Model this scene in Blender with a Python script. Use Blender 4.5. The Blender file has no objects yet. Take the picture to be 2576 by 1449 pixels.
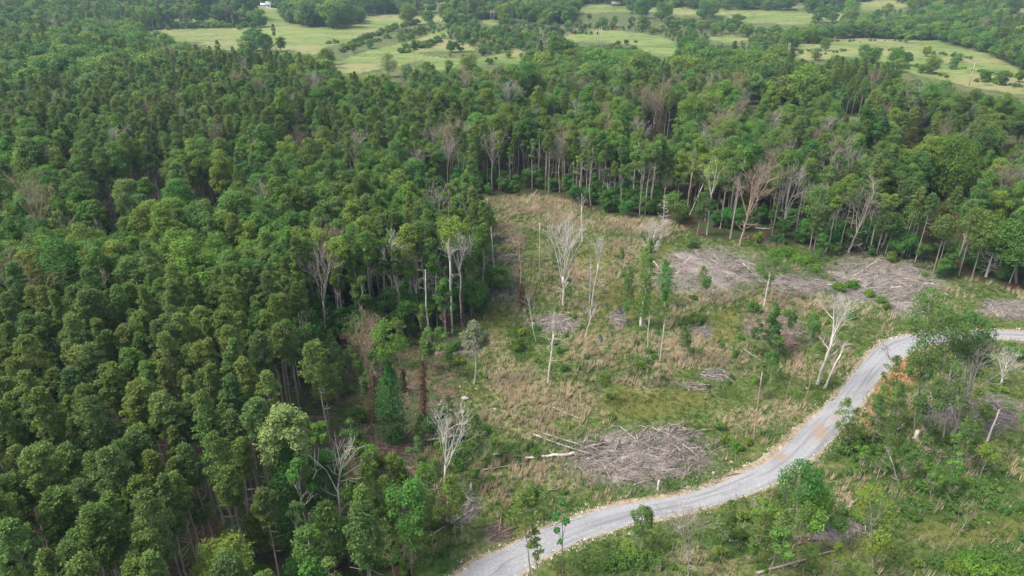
import bpy, math, random
import numpy as np
from mathutils import Vector, Matrix, Euler

R0 = np.random.default_rng(11)
random.seed(5)
SC = bpy.context.scene
COL = SC.collection
# ------------------------------------------------------------------ camera model (used to survey the place)
PW, PH, FPX = 2576.0, 1449.0, 1718.0
CX, CY = PW / 2, PH / 2
CAM_H = 65.0
PITCH = math.radians(26.0)
SP, CP = math.sin(PITCH), math.cos(PITCH)


def sstep(a, b, x):
    t = np.clip((x - a) / (b - a), 0, 1)
    return t * t * (3 - 2 * t)


def _hash(ix, iy, s):
    h = (ix.astype(np.int64) * 374761393 + iy.astype(np.int64) * 668265263 + s * 1442695041) & 0xFFFFFFFF
    h = ((h ^ (h >> 13)) * 1274126177) & 0xFFFFFFFF
    h = h ^ (h >> 16)
    return (h & 0xFFFFFF) / float(0xFFFFFF)


def vnoise(x, y, scale, seed=0):
    x = np.asarray(x, float) / scale
    y = np.asarray(y, float) / scale
    ix, iy = np.floor(x), np.floor(y)
    fx, fy = x - ix, y - iy
    fx, fy = fx * fx * (3 - 2 * fx), fy * fy * (3 - 2 * fy)
    a, b = _hash(ix, iy, seed), _hash(ix + 1, iy, seed)
    c, d = _hash(ix, iy + 1, seed), _hash(ix + 1, iy + 1, seed)
    return (a * (1 - fx) + b * fx) * (1 - fy) + (c * (1 - fx) + d * fx) * fy


def fbm(x, y, scale, seed=0):
    return (vnoise(x, y, scale, seed) * 4 + vnoise(x, y, scale / 2.1, seed + 1) * 2 + vnoise(x, y, scale / 4.3, seed + 2)) / 7


def terrain(x, y):
    x = np.asarray(x, float)
    y = np.asarray(y, float)
    d = np.hypot(x, y)
    z = 0.35 * np.sin(x / 11.0 + 0.7) * np.sin(y / 13.0) + 0.5 * np.sin(x / 37.0 - y / 29.0)
    z = z + sstep(230, 420, d) * (2.2 * np.sin(x / 85.0 + 1.3) * np.cos(y / 120.0) + 1.5 * np.sin(x / 47.0 + y / 61.0))
    ramp = sstep(650, 1500, d)
    z = z + ramp * (26 + 15 * np.sin(x / 270.0 + 0.4) + 10 * np.sin(y / 210.0 + x / 330.0) + 9 * vnoise(x, y, 190, 9))
    z = z + 5.0 * np.exp(-(((x + 18) / 60) ** 2 + ((y - 590) / 40) ** 2))
    return z


def project(x, y, z):
    zr = np.asarray(z, float) - CAM_H
    x = np.asarray(x, float)
    y = np.asarray(y, float)
    depth = np.maximum(y * CP - zr * SP, 0.5)
    v = (y * SP + zr * CP) / depth * FPX
    return CX + x / depth * FPX, CY - v, depth


_T = np.concatenate([np.linspace(30, 400, 500), np.geomspace(401, 4000, 900)])


def G(px, py):
    """point of the ground seen at a pixel of the photograph (2576 px wide)"""
    a, b = (px - CX) / FPX, (CY - py) / FPX
    d = np.array([a, CP + b * SP, -SP + b * CP])
    t = _T / max(d[1], 0.05)
    X, Y, Z = d[0] * t, d[1] * t, CAM_H + d[2] * t
    below = np.nonzero(Z < terrain(X, Y))[0]
    if len(below) == 0:
        i = len(t) - 1
        return np.array([X[i], Y[i], terrain(X[i], Y[i])])
    i = below[0]
    if i == 0:
        lo, hi = t[0] * 0.5, t[0]
    else:
        lo, hi = t[i - 1], t[i]
    for _ in range(24):
        m = (lo + hi) / 2
        if CAM_H + d[2] * m < terrain(d[0] * m, d[1] * m):
            hi = m
        else:
            lo = m
    x, y = d[0] * hi, d[1] * hi
    return np.array([x, y, float(terrain(x, y))])


def top_at(base, tx, ty):
    """the point straight above or beside BASE (same distance north) that shows at the pixel tx, ty"""
    k = (CY - ty) / FPX
    zr = base[1] * (k * CP - SP) / (CP + k * SP)
    depth = base[1] * CP - zr * SP
    return np.array([(tx - CX) / FPX * depth, base[1], zr + CAM_H])


def mpp(base):
    return (base[1] * CP - (base[2] - CAM_H) * SP) / FPX   # metres per pixel there


def inpoly(px, py, poly):
    px = np.asarray(px, float)
    py = np.asarray(py, float)
    if px.size <= 6:      # a few points: plain loops are quicker
        return np.array([_in1(u, v, poly) for u, v in zip(px.ravel().tolist(), py.ravel().tolist())], bool).reshape(px.shape)
    r = np.zeros(px.shape, bool)
    n = len(poly)
    for i in range(n):
        x1, y1 = poly[i]
        x2, y2 = poly[(i + 1) % n]
        if y1 == y2:
            continue
        c = ((y1 > py) != (y2 > py))
        r ^= c & (px < (x2 - x1) * (py - y1) / (y2 - y1) + x1)
    return r


_BB = {}


def _in1(u, v, poly):
    k = id(poly)
    if k not in _BB:
        _BB[k] = (poly, min(p[0] for p in poly), max(p[0] for p in poly), min(p[1] for p in poly), max(p[1] for p in poly))
    _, x0, x1, y0, y1 = _BB[k]
    if u < x0 or u > x1 or v < y0 or v > y1:
        return False
    r = False
    ax, ay = poly[-1]
    for bx, by in poly:
        if (ay > v) != (by > v) and u < (bx - ax) * (v - ay) / (by - ay) + ax:
            r = not r
        ax, ay = bx, by
    return r


# ------------------------------------------------------------------ survey of the place
CLEAR = [(1195, 505), (1330, 488), (1400, 500), (1480, 527), (1600, 545), (1700, 562), (1745, 592), (1830, 610), (1900, 600),
         (1960, 612), (2040, 630), (2130, 645), (2280, 652), (2340, 690), (2420, 702), (2500, 715), (2576, 735), (2900, 800),
         (2900, 1900), (1050, 1900), (1040, 1449), (1000, 1330), (900, 1330), (800, 1400), (748, 1449), (735, 1380), (700, 1290),
         (755, 1180), (765, 1050), (790, 950), (840, 890), (1000, 840), (1190, 800), (1235, 740), (1225, 640), (1190, 545)]
STRIP = [(755, 1180), (700, 1290), (735, 1380), (748, 1449), (800, 1500), (900, 1420), (1000, 1330), (1050, 1240), (1120, 1090),
         (1175, 960), (1150, 890), (1190, 800), (1000, 840), (840, 890), (790, 950), (765, 1050)]
PINES = [(-900, 1090), (0, 1015), (300, 965), (520, 935), (700, 880), (790, 950), (765, 1050), (755, 1180), (700, 1290), (748, 1449),
         (850, 2200), (-1500, 2600)]
FIELDS = [
    [(340, 78), (433, 72), (567, 70), (667, 68), (672, 50), (650, 37), (617, 12), (660, 14), (700, 23), (718, 43), (723, 57), (760, 67),
     (827, 70), (905, 60), (922, 40), (1010, 36), (1060, 43), (1118, 40), (1122, 58), (1060, 60), (1000, 72), (930, 92), (860, 110), (827, 115), (800, 133), (777, 142), (753, 133),
     (690, 124), (600, 127), (547, 123), (500, 107), (430, 100), (400, 90)],
    [(408, 49), (500, 42), (580, 46), (605, 50), (560, 55), (440, 57)],
    [(820, 168), (900, 135), (990, 113), (1058, 96), (1120, 66), (1126, 84), (1128, 100), (1160, 105), (1200, 122), (1165, 133), (1120, 128), (1040, 134), (1090, 143), (1180, 150), (1225, 140), (1258, 137), (1300, 122), (1345, 146), (1325, 160), (1252, 158),
     (1190, 164), (1142, 168), (1105, 178), (1059, 150), (1000, 168), (960, 172), (910, 184), (865, 184)],
    [(1419, 90), (1490, 78), (1545, 77), (1660, 90), (1685, 100), (1720, 125), (1717, 142), (1640, 141), (1590, 112), (1525, 107), (1432, 107)],
    [(1442, 32), (1470, 10), (1600, 16), (1717, 22), (1950, 27), (2134, 34), (2132, 50), (2040, 58), (2004, 63), (1857, 53), (1817, 43), (1717, 40), (1665, 34), (1600, 31), (1520, 33)],
    [(2097, 98), (2150, 96), (2284, 100), (2350, 103), (2400, 117), (2478, 133), (2545, 163), (2580, 180), (2700, 200), (2700, 260), (2578, 240), (2517, 230), (2450, 220),
     (2400, 210), (2317, 190), (2267, 180), (2217, 157), (2134, 144), (2050, 153), (2007, 147), (1994, 113), (1957, 107), (1960, 103), (2000, 110), (2080, 112)],
    [(2146, 8), (2180, 3), (2225, -4), (2284, 6), (2314, 19), (2240, 24), (2164, 26)],
    [(1964, 16), (2017, 8), (2084, 5), (2060, 12), (2000, 20)],
    [(2540, 22), (2576, 19), (2620, 24), (2620, 36), (2545, 31)],
    [(1025, 3), (1146, 3), (1076, 17), (1060, 16)],
    [(1200, 55), (1235, 51), (1266, 57), (1250, 63), (1210, 62)],
    [(1780, 92), (1840, 90), (1900, 99), (1850, 108), (1790, 104)],
    [(1860, 150), (1895, 150), (1890, 158), (1860, 156)],
]
SCRUB = [(1000, 75), (1125, 62), (1400, 62), (1700, 80), (1960, 100), (2000, 150), (2250, 185), (2150, 150), (1830, 178), (1700, 160),
         (1500, 172), (1250, 172), (1100, 180), (1000, 160)]
ROAD_UP = [(1030, 1500), (1145, 1449), (1192, 1413), (1272, 1379), (1369, 1329), (1439, 1303), (1559, 1269), (1717, 1243), (1851, 1196), (1931, 1156),
           (1967, 1123), (2017, 1073), (2084, 1013), (2127, 966), (2164, 913), (2217, 863), (2267, 846), (2330, 836), (2420, 832), (2510, 832), (2576, 834), (2700, 840)]
ROAD_LO = [(1220, 1500), (1309, 1449), (1340, 1420), (1400, 1388), (1465, 1362), (1530, 1339), (1620, 1312), (1760, 1283), (1931, 1226), (2015, 1175),
           (2055, 1144), (2090, 1110), (2150, 1047), (2202, 966), (2241, 926), (2292, 888), (2330, 872), (2380, 861), (2440, 855), (2517, 853), (2576, 857), (2700, 864)]


def in_fields(px, py):
    r = np.zeros(np.shape(px), bool)
    for f in FIELDS:
        r |= inpoly(px, py, f)
    return r


# ------------------------------------------------------------------ mesh building
class MB:
    def __init__(s):
        s.v, s.f3, s.f4, s.t, s.n = [], [], [], [], 0

    def add(s, v, f3=None, f4=None, tint=0.5):
        v = np.asarray(v, float)
        s.v.append(v)
        if f3 is not None and len(f3):
            s.f3.append(np.asarray(f3, int) + s.n)
        if f4 is not None and len(f4):
            s.f4.append(np.asarray(f4, int) + s.n)
        s.t.append(np.broadcast_to(np.asarray(tint, float), (len(v),)))
        s.n += len(v)

    def tube(s, P, rad, sides=6, tint=0.5, cap=True):
        P = np.asarray(P, float)
        m = len(P)
        rad = np.broadcast_to(np.asarray(rad, float), (m,))
        d = np.gradient(P, axis=0)
        d /= np.linalg.norm(d, axis=1, keepdims=True) + 1e-9
        ref = np.array([0, 0, 1.0]) if abs(d[0][2]) < 0.8 else np.array([1.0, 0, 0])
        a = np.cross(d, ref)
        a /= np.linalg.norm(a, axis=1, keepdims=True) + 1e-9
        b = np.cross(d, a)
        th = np.arange(sides) * 2 * math.pi / sides
        V = P[:, None, :] + rad[:, None, None] * (a[:, None, :] * np.cos(th)[None, :, None] + b[:, None, :] * np.sin(th)[None, :, None])
        V = V.reshape(-1, 3)
        i = np.arange(m - 1)[:, None] * sides
        j = np.arange(sides)[None, :]
        k = (j + 1) % sides
        f4 = np.stack([i + j, i + k, i + sides + k, i + sides + j], -1).reshape(-1, 4)
        f3 = []
        if cap:
            V = np.vstack([V, P[:1], P[-1:]])
            c0, c1 = m * sides, m * sides + 1
            jj = np.arange(sides)
            kk = (jj + 1) % sides
            f3 = np.vstack([np.stack([np.full(sides, c0), kk, jj], -1), np.stack([np.full(sides, c1), (m - 1) * sides + jj, (m - 1) * sides + kk], -1)])
        s.add(V, f3, f4, tint)

    def leaves(s, p, nrm, L, Wd, tint, rng, tan=None, fold=0.25):
        n = len(p)
        if n == 0:
            return
        nrm = nrm / (np.linalg.norm(nrm, axis=1, keepdims=True) + 1e-9)
        t = rng.normal(size=(n, 3)) if tan is None else tan
        t = t - nrm * np.sum(t * nrm, axis=1, keepdims=True)
        t /= np.linalg.norm(t, axis=1, keepdims=True) + 1e-9
        b = np.cross(nrm, t)
        L = np.broadcast_to(np.asarray(L, float), (n,))[:, None]
        Wd = np.broadcast_to(np.asarray(Wd, float), (n,))[:, None]
        q = np.stack([p - t * L * 0.5, p + b * Wd * 0.5 - nrm * Wd * fold + t * L * 0.08, p + t * L * 0.5, p - b * Wd * 0.5 - nrm * Wd * fold + t * L * 0.08], 1)
        base = np.arange(n)[:, None] * 4
        f3 = np.concatenate([base + np.array([[0, 1, 2]]), base + np.array([[0, 2, 3]])], 0)
        s.add(q.reshape(-1, 3), f3, None, np.repeat(np.broadcast_to(np.asarray(tint, float), (n,)), 4))

    def box(s, cx, cy, cz, sx, sy, sz, rot=0.0, tint=0.5):
        v = np.array([[x, y, z] for z in (-.5, .5) for y in (-.5, .5) for x in (-.5, .5)]) * [sx, sy, sz]
        c, q = math.cos(rot), math.sin(rot)
        v = v @ np.array([[c, q, 0], [-q, c, 0], [0, 0, 1]])
        s.add(v + [cx, cy, cz], None, [[0, 2, 3, 1], [4, 5, 7, 6], [0, 1, 5, 4], [2, 6, 7, 3], [0, 4, 6, 2], [1, 3, 7, 5]], tint)

    def mesh(s, name, mat, smooth=False):
        me = bpy.data.meshes.new(name)
        V = np.vstack(s.v) if s.v else np.zeros((0, 3))
        f3 = np.vstack(s.f3) if s.f3 else np.zeros((0, 3), int)
        f4 = np.vstack(s.f4) if s.f4 else np.zeros((0, 4), int)
        me.vertices.add(len(V))
        me.vertices.foreach_set('co', V.astype(np.float32).ravel())
        loops = np.concatenate([f3.ravel(), f4.ravel()]).astype(np.int32)
        me.loops.add(len(loops))
        me.loops.foreach_set('vertex_index', loops)
        nf = len(f3) + len(f4)
        me.polygons.add(nf)
        st = np.concatenate([np.arange(len(f3)) * 3, len(f3) * 3 + np.arange(len(f4)) * 4]).astype(np.int32)
        me.polygons.foreach_set('loop_start', st)
        if smooth:
            me.polygons.foreach_set('use_smooth', np.ones(nf, bool))
        me.update(calc_edges=True)
        a = me.attributes.new('tint', 'FLOAT', 'POINT')
        a.data.foreach_set('value', np.concatenate(s.t).astype(np.float32) if s.t else np.zeros(0, np.float32))
        me.validate()
        me.materials.append(mat)
        return me


def link(name, mesh, parent=None, loc=None):
    o = bpy.data.objects.new(name, mesh)
    COL.objects.link(o)
    if parent is not None:
        o.parent = parent
    if loc is not None:
        o.location = loc
    return o


def tag(o, label=None, cat=None, group=None, kind=None):
    if label:
        o['label'] = label
    if cat:
        o['category'] = cat
    if group:
        o['group'] = group
    if kind:
        o['kind'] = kind
    return o


def root(name, loc, label, cat, group=None, rz=0.0, scale=1.0, lean=(0, 0)):
    o = bpy.data.objects.new(name, None)
    o.empty_display_size = 0.5
    COL.objects.link(o)
    o.location = loc
    m = Matrix.Rotation(lean[0], 3, 'Y') @ Matrix.Rotation(-lean[1], 3, 'X') @ Matrix.Rotation(rz, 3, 'Z')
    o.rotation_euler = m.to_euler()
    o.scale = (scale, scale, scale)
    return tag(o, label, cat, group)


# ------------------------------------------------------------------ materials
def newmat(name):
    m = bpy.data.materials.new(name)
    m.use_nodes = True
    nt = m.node_tree
    nt.nodes.clear()
    out = nt.nodes.new('ShaderNodeOutputMaterial')
    return m, nt, out


class NB:
    """small helper for wiring shader nodes"""

    def __init__(s, nt):
        s.nt = nt

    def n(s, t, **kw):
        x = s.nt.nodes.new(t)
        for k, v in kw.items():
            setattr(x, k, v)
        return x

    def put(s, sock, v):
        if hasattr(v, 'is_output'):
            s.nt.links.new(v, sock)
        elif isinstance(v, (tuple, list)):
            sock.default_value = (*v, 1.0) if len(v) == 3 and len(sock.default_value) == 4 else v
        else:
            sock.default_value = v

    def mix(s, f, a, b):
        x = s.n('ShaderNodeMix', data_type='RGBA')
        s.put(x.inputs[0], f)
        s.put(x.inputs[6], a)
        s.put(x.inputs[7], b)
        return x.outputs[2]

    def math(s, op, a, b=0.0, c=0.0):
        x = s.n('ShaderNodeMath', operation=op)
        s.put(x.inputs[0], a)
        s.put(x.inputs[1], b)
        if op in ('MULTIPLY_ADD',):
            s.put(x.inputs[2], c)
        return x.outputs[0]

    def noise(s, scale, detail=3.0, rough=0.55, vec=None, dist=0.0):
        x = s.n('ShaderNodeTexNoise')
        x.inputs['Scale'].default_value = scale
        x.inputs['Detail'].default_value = detail
        x.inputs['Roughness'].default_value = rough
        x.inputs['Distortion'].default_value = dist
        if vec is not None:
            s.nt.links.new(vec, x.inputs['Vector'])
        return x.outputs['Fac']

    def ramp(s, f, a, b):
        x = s.n('ShaderNodeMapRange', interpolation_type='SMOOTHSTEP')
        s.put(x.inputs[0], f)
        x.inputs[1].default_value = a
        x.inputs[2].default_value = b
        return x.outputs[0]

    def attr(s, name):
        return s.n('ShaderNodeAttribute', attribute_name=name).outputs['Fac']

    def pos(s, sc=(1, 1, 1), rot=0.0):
        g = s.n('ShaderNodeNewGeometry')
        m = s.n('ShaderNodeMapping')
        m.inputs['Scale'].default_value = sc
        m.inputs['Rotation'].default_value = (0, 0, rot)
        s.nt.links.new(g.outputs['Position'], m.inputs['Vector'])
        return m.outputs[0]


def leaf_mat(name, cols, trans=0.3, val=0.25, hue=0.02, spec=0.15, gain=1.45):
    """cols: list of colours picked between by the tree's own random number; tint moves each clump lighter or darker"""
    m, nt, out = newmat(name)
    b = NB(nt)
    oi = b.n('ShaderNodeObjectInfo')
    cr = b.n('ShaderNodeValToRGB')
    el = cr.color_ramp.elements
    while len(el) < len(cols):
        el.new(0.5)
    for i, c in enumerate(cols):
        el[i].position = i / max(1, len(cols) - 1)
        el[i].color = (*[q * gain for q in c], 1)
    nt.links.new(oi.outputs['Random'], cr.inputs[0])
    t = b.attr('tint')
    hsv = b.n('ShaderNodeHueSaturation')
    v = b.math('MULTIPLY_ADD', t, 2 * val, 1 - val)
    r2 = b.math('FRACT', b.math('MULTIPLY', oi.outputs['Random'], 17.31))
    v2 = b.math('MULTIPLY', v, b.math('MULTIPLY_ADD', r2, 0.42, 0.80))
    b.put(hsv.inputs['Value'], v2)
    b.put(hsv.inputs['Hue'], b.math('MULTIPLY_ADD', b.math('FRACT', b.math('MULTIPLY', oi.outputs['Random'], 7.77)), hue * 2, 0.5 - hue))
    nt.links.new(cr.outputs[0], hsv.inputs['Color'])
    p = b.n('ShaderNodeBsdfPrincipled')
    p.inputs['Roughness'].default_value = 0.6
    p.inputs['Specular IOR Level'].default_value = spec
    nt.links.new(hsv.outputs[0], p.inputs['Base Color'])
    tr = b.n('ShaderNodeBsdfTranslucent')
    g = b.n('ShaderNodeHueSaturation')
    g.inputs['Value'].default_value = 1.25
    g.inputs['Hue'].default_value = 0.49
    nt.links.new(hsv.outputs[0], g.inputs['Color'])
    nt.links.new(g.outputs[0], tr.inputs['Color'])
    mx = b.n('ShaderNodeMixShader')
    mx.inputs[0].default_value = trans
    nt.links.new(p.outputs[0], mx.inputs[1])
    nt.links.new(tr.outputs[0], mx.inputs[2])
    nt.links.new(mx.outputs[0], out.inputs[0])
    return m


def wood_mat(name, a, c, scale=1.2, vary=0.3):
    m, nt, out = newmat(name)
    b = NB(nt)
    tc = b.n('ShaderNodeTexCoord')
    mp = b.n('ShaderNodeMapping')
    mp.inputs['Scale'].default_value = (3, 3, 0.5)
    nt.links.new(tc.outputs['Object'], mp.inputs[0])
    f = b.noise(scale, 5, 0.65, mp.outputs[0])
    col = b.mix(b.ramp(f, 0.3, 0.7), a, c)
    hsv = b.n('ShaderNodeHueSaturation')
    oi = b.n('ShaderNodeObjectInfo')
    v = b.math('MULTIPLY', b.math('MULTIPLY_ADD', b.attr('tint'), 2 * vary, 1 - vary), b.math('MULTIPLY_ADD', oi.outputs['Random'], 0.4, 0.8))
    b.put(hsv.inputs['Value'], v)
    nt.links.new(col, hsv.inputs['Color'])
    p = b.n('ShaderNodeBsdfPrincipled')
    p.inputs['Roughness'].default_value = 0.85
    p.inputs['Specular IOR Level'].default_value = 0.2
    nt.links.new(hsv.outputs[0], p.inputs['Base Color'])
    nt.links.new(p.outputs[0], out.inputs[0])
    return m


def plain_mat(name, a, c=None, scale=0.6, rough=0.7, spec=0.3):
    m, nt, out = newmat(name)
    b = NB(nt)
    tc = b.n('ShaderNodeTexCoord')
    f = b.noise(scale, 4, 0.6, tc.outputs['Object'])
    col = b.mix(b.ramp(f, 0.3, 0.7), a, c or tuple(x * 0.8 for x in a))
    p = b.n('ShaderNodeBsdfPrincipled')
    p.inputs['Roughness'].default_value = rough
    p.inputs['Specular IOR Level'].default_value = spec
    nt.links.new(col, p.inputs['Base Color'])
    nt.links.new(p.outputs[0], out.inputs[0])
    return m


M = dict(
    broad=leaf_mat('broadleaf_foliage', [(0.034, 0.074, 0.015), (0.052, 0.102, 0.016), (0.040, 0.088, 0.022), (0.084, 0.130, 0.020), (0.062, 0.110, 0.018), (0.048, 0.084, 0.026)], gain=1.95, hue=0.026),
    pine=leaf_mat('pine_needles', [(0.060, 0.098, 0.024), (0.074, 0.110, 0.024), (0.054, 0.092, 0.028), (0.084, 0.114, 0.026)], trans=0.28, gain=2.0),
    cedar=leaf_mat('cedar_needles', [(0.046, 0.072, 0.018), (0.076, 0.084, 0.018), (0.042, 0.066, 0.022), (0.088, 0.092, 0.020)], trans=0.24, gain=1.75),
    bright=leaf_mat('bright_foliage', [(0.080, 0.150, 0.018), (0.070, 0.135, 0.018)], trans=0.32, gain=1.6),
    oak=leaf_mat('oak_foliage', [(0.040, 0.088, 0.020), (0.050, 0.098, 0.020), (0.044, 0.084, 0.024)], gain=1.6),
    vine=leaf_mat('vine_foliage', [(0.046, 0.125, 0.024), (0.062, 0.135, 0.026)], trans=0.3),
    pale=leaf_mat('pale_foliage', [(0.165, 0.225, 0.072), (0.155, 0.21, 0.07)], trans=0.3, val=0.3, gain=1.2),
    grey=leaf_mat('grey_green_foliage', [(0.13, 0.16, 0.085), (0.12, 0.15, 0.08)], trans=0.25, val=0.35, gain=1.1),
    rust=leaf_mat('dead_vine_leaves', [(0.110, 0.058, 0.034), (0.095, 0.052, 0.034)], trans=0.2, val=0.5, gain=1.15),
    weeds=leaf_mat('weed_leaves', [(0.052, 0.115, 0.026), (0.052, 0.115, 0.026)], trans=0.3, val=0.5),
    bark=wood_mat('pine_bark', (0.20, 0.165, 0.14), (0.34, 0.295, 0.26)),
    obark=wood_mat('oak_bark', (0.16, 0.135, 0.11), (0.27, 0.24, 0.205)),
    snag=wood_mat('weathered_snag_wood', (0.38, 0.345, 0.305), (0.64, 0.59, 0.53), vary=0.35),
    palebark=wood_mat('pale_bark', (0.25, 0.22, 0.185), (0.42, 0.38, 0.33)),
    greysnag=wood_mat('grey_snag_wood', (0.24, 0.205, 0.18), (0.42, 0.375, 0.335), vary=0.4),
    brown=wood_mat('reddish_snag_wood', (0.24, 0.16, 0.12), (0.36, 0.27, 0.20), vary=0.35),
    slash=wood_mat('slash_wood', (0.19, 0.158, 0.140), (0.36, 0.315, 0.285), vary=0.65),
    rslash=wood_mat('brown_slash_wood', (0.16, 0.105, 0.085), (0.26, 0.19, 0.16), vary=0.5),
    bed=wood_mat('grey_debris', (0.15, 0.128, 0.112), (0.25, 0.22, 0.195), vary=0.5),
    pole=wood_mat('pole_wood', (0.42, 0.36, 0.28), (0.55, 0.48, 0.38)),
    rock=plain_mat('pale_limestone', (0.42, 0.395, 0.35), (0.27, 0.245, 0.21), 3.0, 0.85, 0.2),
)


# ------------------------------------------------------------------ tree shapes
def rdir(rng, n):
    v = rng.normal(size=(n, 3))
    return v / np.linalg.norm(v, axis=1, keepdims=True)


def trunk_path(rng, H, wob=0.25, n=7):
    z = np.linspace(0, H, n)
    p = np.zeros((n, 3))
    p[:, 2] = z
    p[1:, :2] = np.cumsum(rng.normal(size=(n - 1, 2)) * wob * 0.4, axis=0)
    return p


def along(p, z):
    return np.array([np.interp(z, p[:, 2], p[:, 0]), np.interp(z, p[:, 2], p[:, 1]), z])


def broadleaf(seed, H=17, zb=5.5, R=3.6, nl=22, per=230, leaf=0.42, gap=0.0, mat='broad', tr=0.2, flat=1.0, bark='obark', bare=0):
    rng = np.random.default_rng(seed)
    tp = trunk_path(rng, H * 0.86, 0.35)
    tm = MB()
    tm.tube(np.vstack([[0, 0, -0.4], tp]), np.concatenate([[tr * 1.35], np.linspace(tr, tr * 0.3, len(tp))]), 7, 0.5)
    cm = MB()
    zc, hz = (zb + H) / 2, (H - zb) / 2
    cs = []
    for k in range(nl):
        for _ in range(12):
            u = rdir(rng, 1)[0]
            f = rng.uniform(0.50, 0.86)
            c = np.array([u[0] * R * f, u[1] * R * f, zc + u[2] * hz * f * 0.95])
            if all(np.linalg.norm((c - q) / [1, 1, 1.1]) > R * 0.36 for q, _ in cs):
                break
        cs.append((c, R * rng.uniform(0.30, 0.46)))
    cs.append((np.array([*along(tp, H - R * .4)[:2], H - R * .42]), R * 0.42))
    for c, r in cs:
        if rng.random() < gap:
            continue
        n = int(per * (r / (R * .38)) ** 2)
        u = rdir(rng, n * 2)
        w = 0.45 + 0.55 * np.clip(u[:, 2] + 0.55, 0, 1)
        out = (c - [0, 0, zc - hz * .3]) / (np.linalg.norm(c - [0, 0, zc - hz * .3]) + 1e-6)
        w = w * (0.5 + 0.5 * np.clip(u @ out + 0.6, 0, 1))
        u = u[rng.random(len(u)) < w][:n]
        rr = r * rng.uniform(0.62, 1.12, len(u))
        lump = 1 + 0.22 * np.sin(u[:, 0] * 7 + seed) * np.sin(u[:, 1] * 8 + c[0]) + 0.12 * np.sin(u[:, 2] * 13 + c[1] * 3)
        p = c + u * (rr * lump)[:, None] * [1, 1, 0.8 * flat]
        nr = u * 0.6 + [0, 0, 0.55] + rng.normal(size=u.shape) * 0.5
        L = leaf * rng.uniform(0.65, 1.35, len(u))
        cm.leaves(p, nr, L, L * rng.uniform(0.5, 0.8, len(u)), np.clip(rng.normal(0.5, 0.22) * 0.6 + rng.uniform(0, 0.5, len(u)), 0, 1), rng)
        if rng.random() < 0.75:
            z0 = np.clip(c[2] - r * 0.5 - rng.uniform(1.0, 3.5), zb * 0.55, H * 0.8)
            a = along(tp, z0)
            mid = (a + c) / 2 + [0, 0, -0.25]
            tm.tube([a, mid, c], [tr * 0.42, tr * 0.28, tr * 0.1], 5, 0.5)
    for k in range(bare):
        z0 = rng.uniform(zb * 0.5, H * 0.7)
        limb(tm, rng, along(tp, z0), R * 1.1, tr * 0.4, 2)
    return tm.mesh('trunk', M[bark]), cm.mesh('crown', M[mat])


def pine(seed, H=19, zb=11, R=1.9, tufts=85, per=80, mat='pine', tr=0.17, blade=0.34, droop=0.2, top=1.5, sparse=0.0, base=0.45):
    rng = np.random.default_rng(seed)
    tp = trunk_path(rng, H * 0.97, 0.14, 8)
    tm = MB()
    tm.tube(np.vstack([[0, 0, -0.4], tp]), np.concatenate([[tr * 1.2], np.linspace(tr, tr * 0.22, len(tp))]), 7, 0.5)
    cm = MB()
    ga = rng.uniform(0, 6.28)
    for k in range(tufts):
        s = (k + rng.uniform(0, 1)) / tufts
        z = zb + (H - zb) * s
        prof = (base + (1 - base) * min(1, s / 0.35)) * (1 - max(0, (s - 0.35) / 0.65) ** top) if s > 0 else base
        prof = max(prof, 0.12)
        ga += 2.4 + rng.normal() * 0.35
        rad = R * prof * rng.uniform(0.45, 1.05)
        if rng.random() < sparse:
            continue
        a = along(tp, min(z - 0.3, H * 0.95))
        c = a + [math.cos(ga) * rad, math.sin(ga) * rad, 0.35 + rad * rng.uniform(-droop, 0.55)]
        if rad > 0.5 and k % 2 == 0:
            tm.tube([a - [0, 0, 0.2], (a + c) / 2, c], [tr * 0.26, tr * 0.18, tr * 0.07], 4, 0.5)
        tt = R * rng.uniform(0.24, 0.40)
        n = int(per * rng.uniform(0.7, 1.3))
        u = rdir(rng, n)
        u[:, 2] = np.abs(u[:, 2]) * 1.1 - 0.35
        u /= np.linalg.norm(u, axis=1, keepdims=True)
        p = c + u * (tt * rng.uniform(0.45, 1.1, n))[:, None] * [1, 1, 0.85]
        nr = np.cross(u, rdir(rng, n)) + u * 0.35 + [0, 0, 0.3]
        L = blade * rng.uniform(0.6, 1.3, n)
        cm.leaves(p, nr, L, L * 0.42, np.clip(rng.normal(0.45, 0.2) * 0.6 + rng.uniform(0, 0.5, n), 0, 1), rng, tan=u + [0, 0, 0.25], fold=0.1)
    for k in range(7):     # dead lower limbs
        z = rng.uniform(zb * 0.6, zb)
        g = rng.uniform(0, 6.28)
        a = along(tp, z)
        L = rng.uniform(0.6, 1.7)
        tm.tube([a, a + [math.cos(g) * L * .6, math.sin(g) * L * .6, 0.1], a + [math.cos(g) * L, math.sin(g) * L, 0.35]], [0.045, 0.03, 0.012], 4, 0.7)
    return tm.mesh('trunk', M['bark']), cm.mesh('crown', M[mat])


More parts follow.
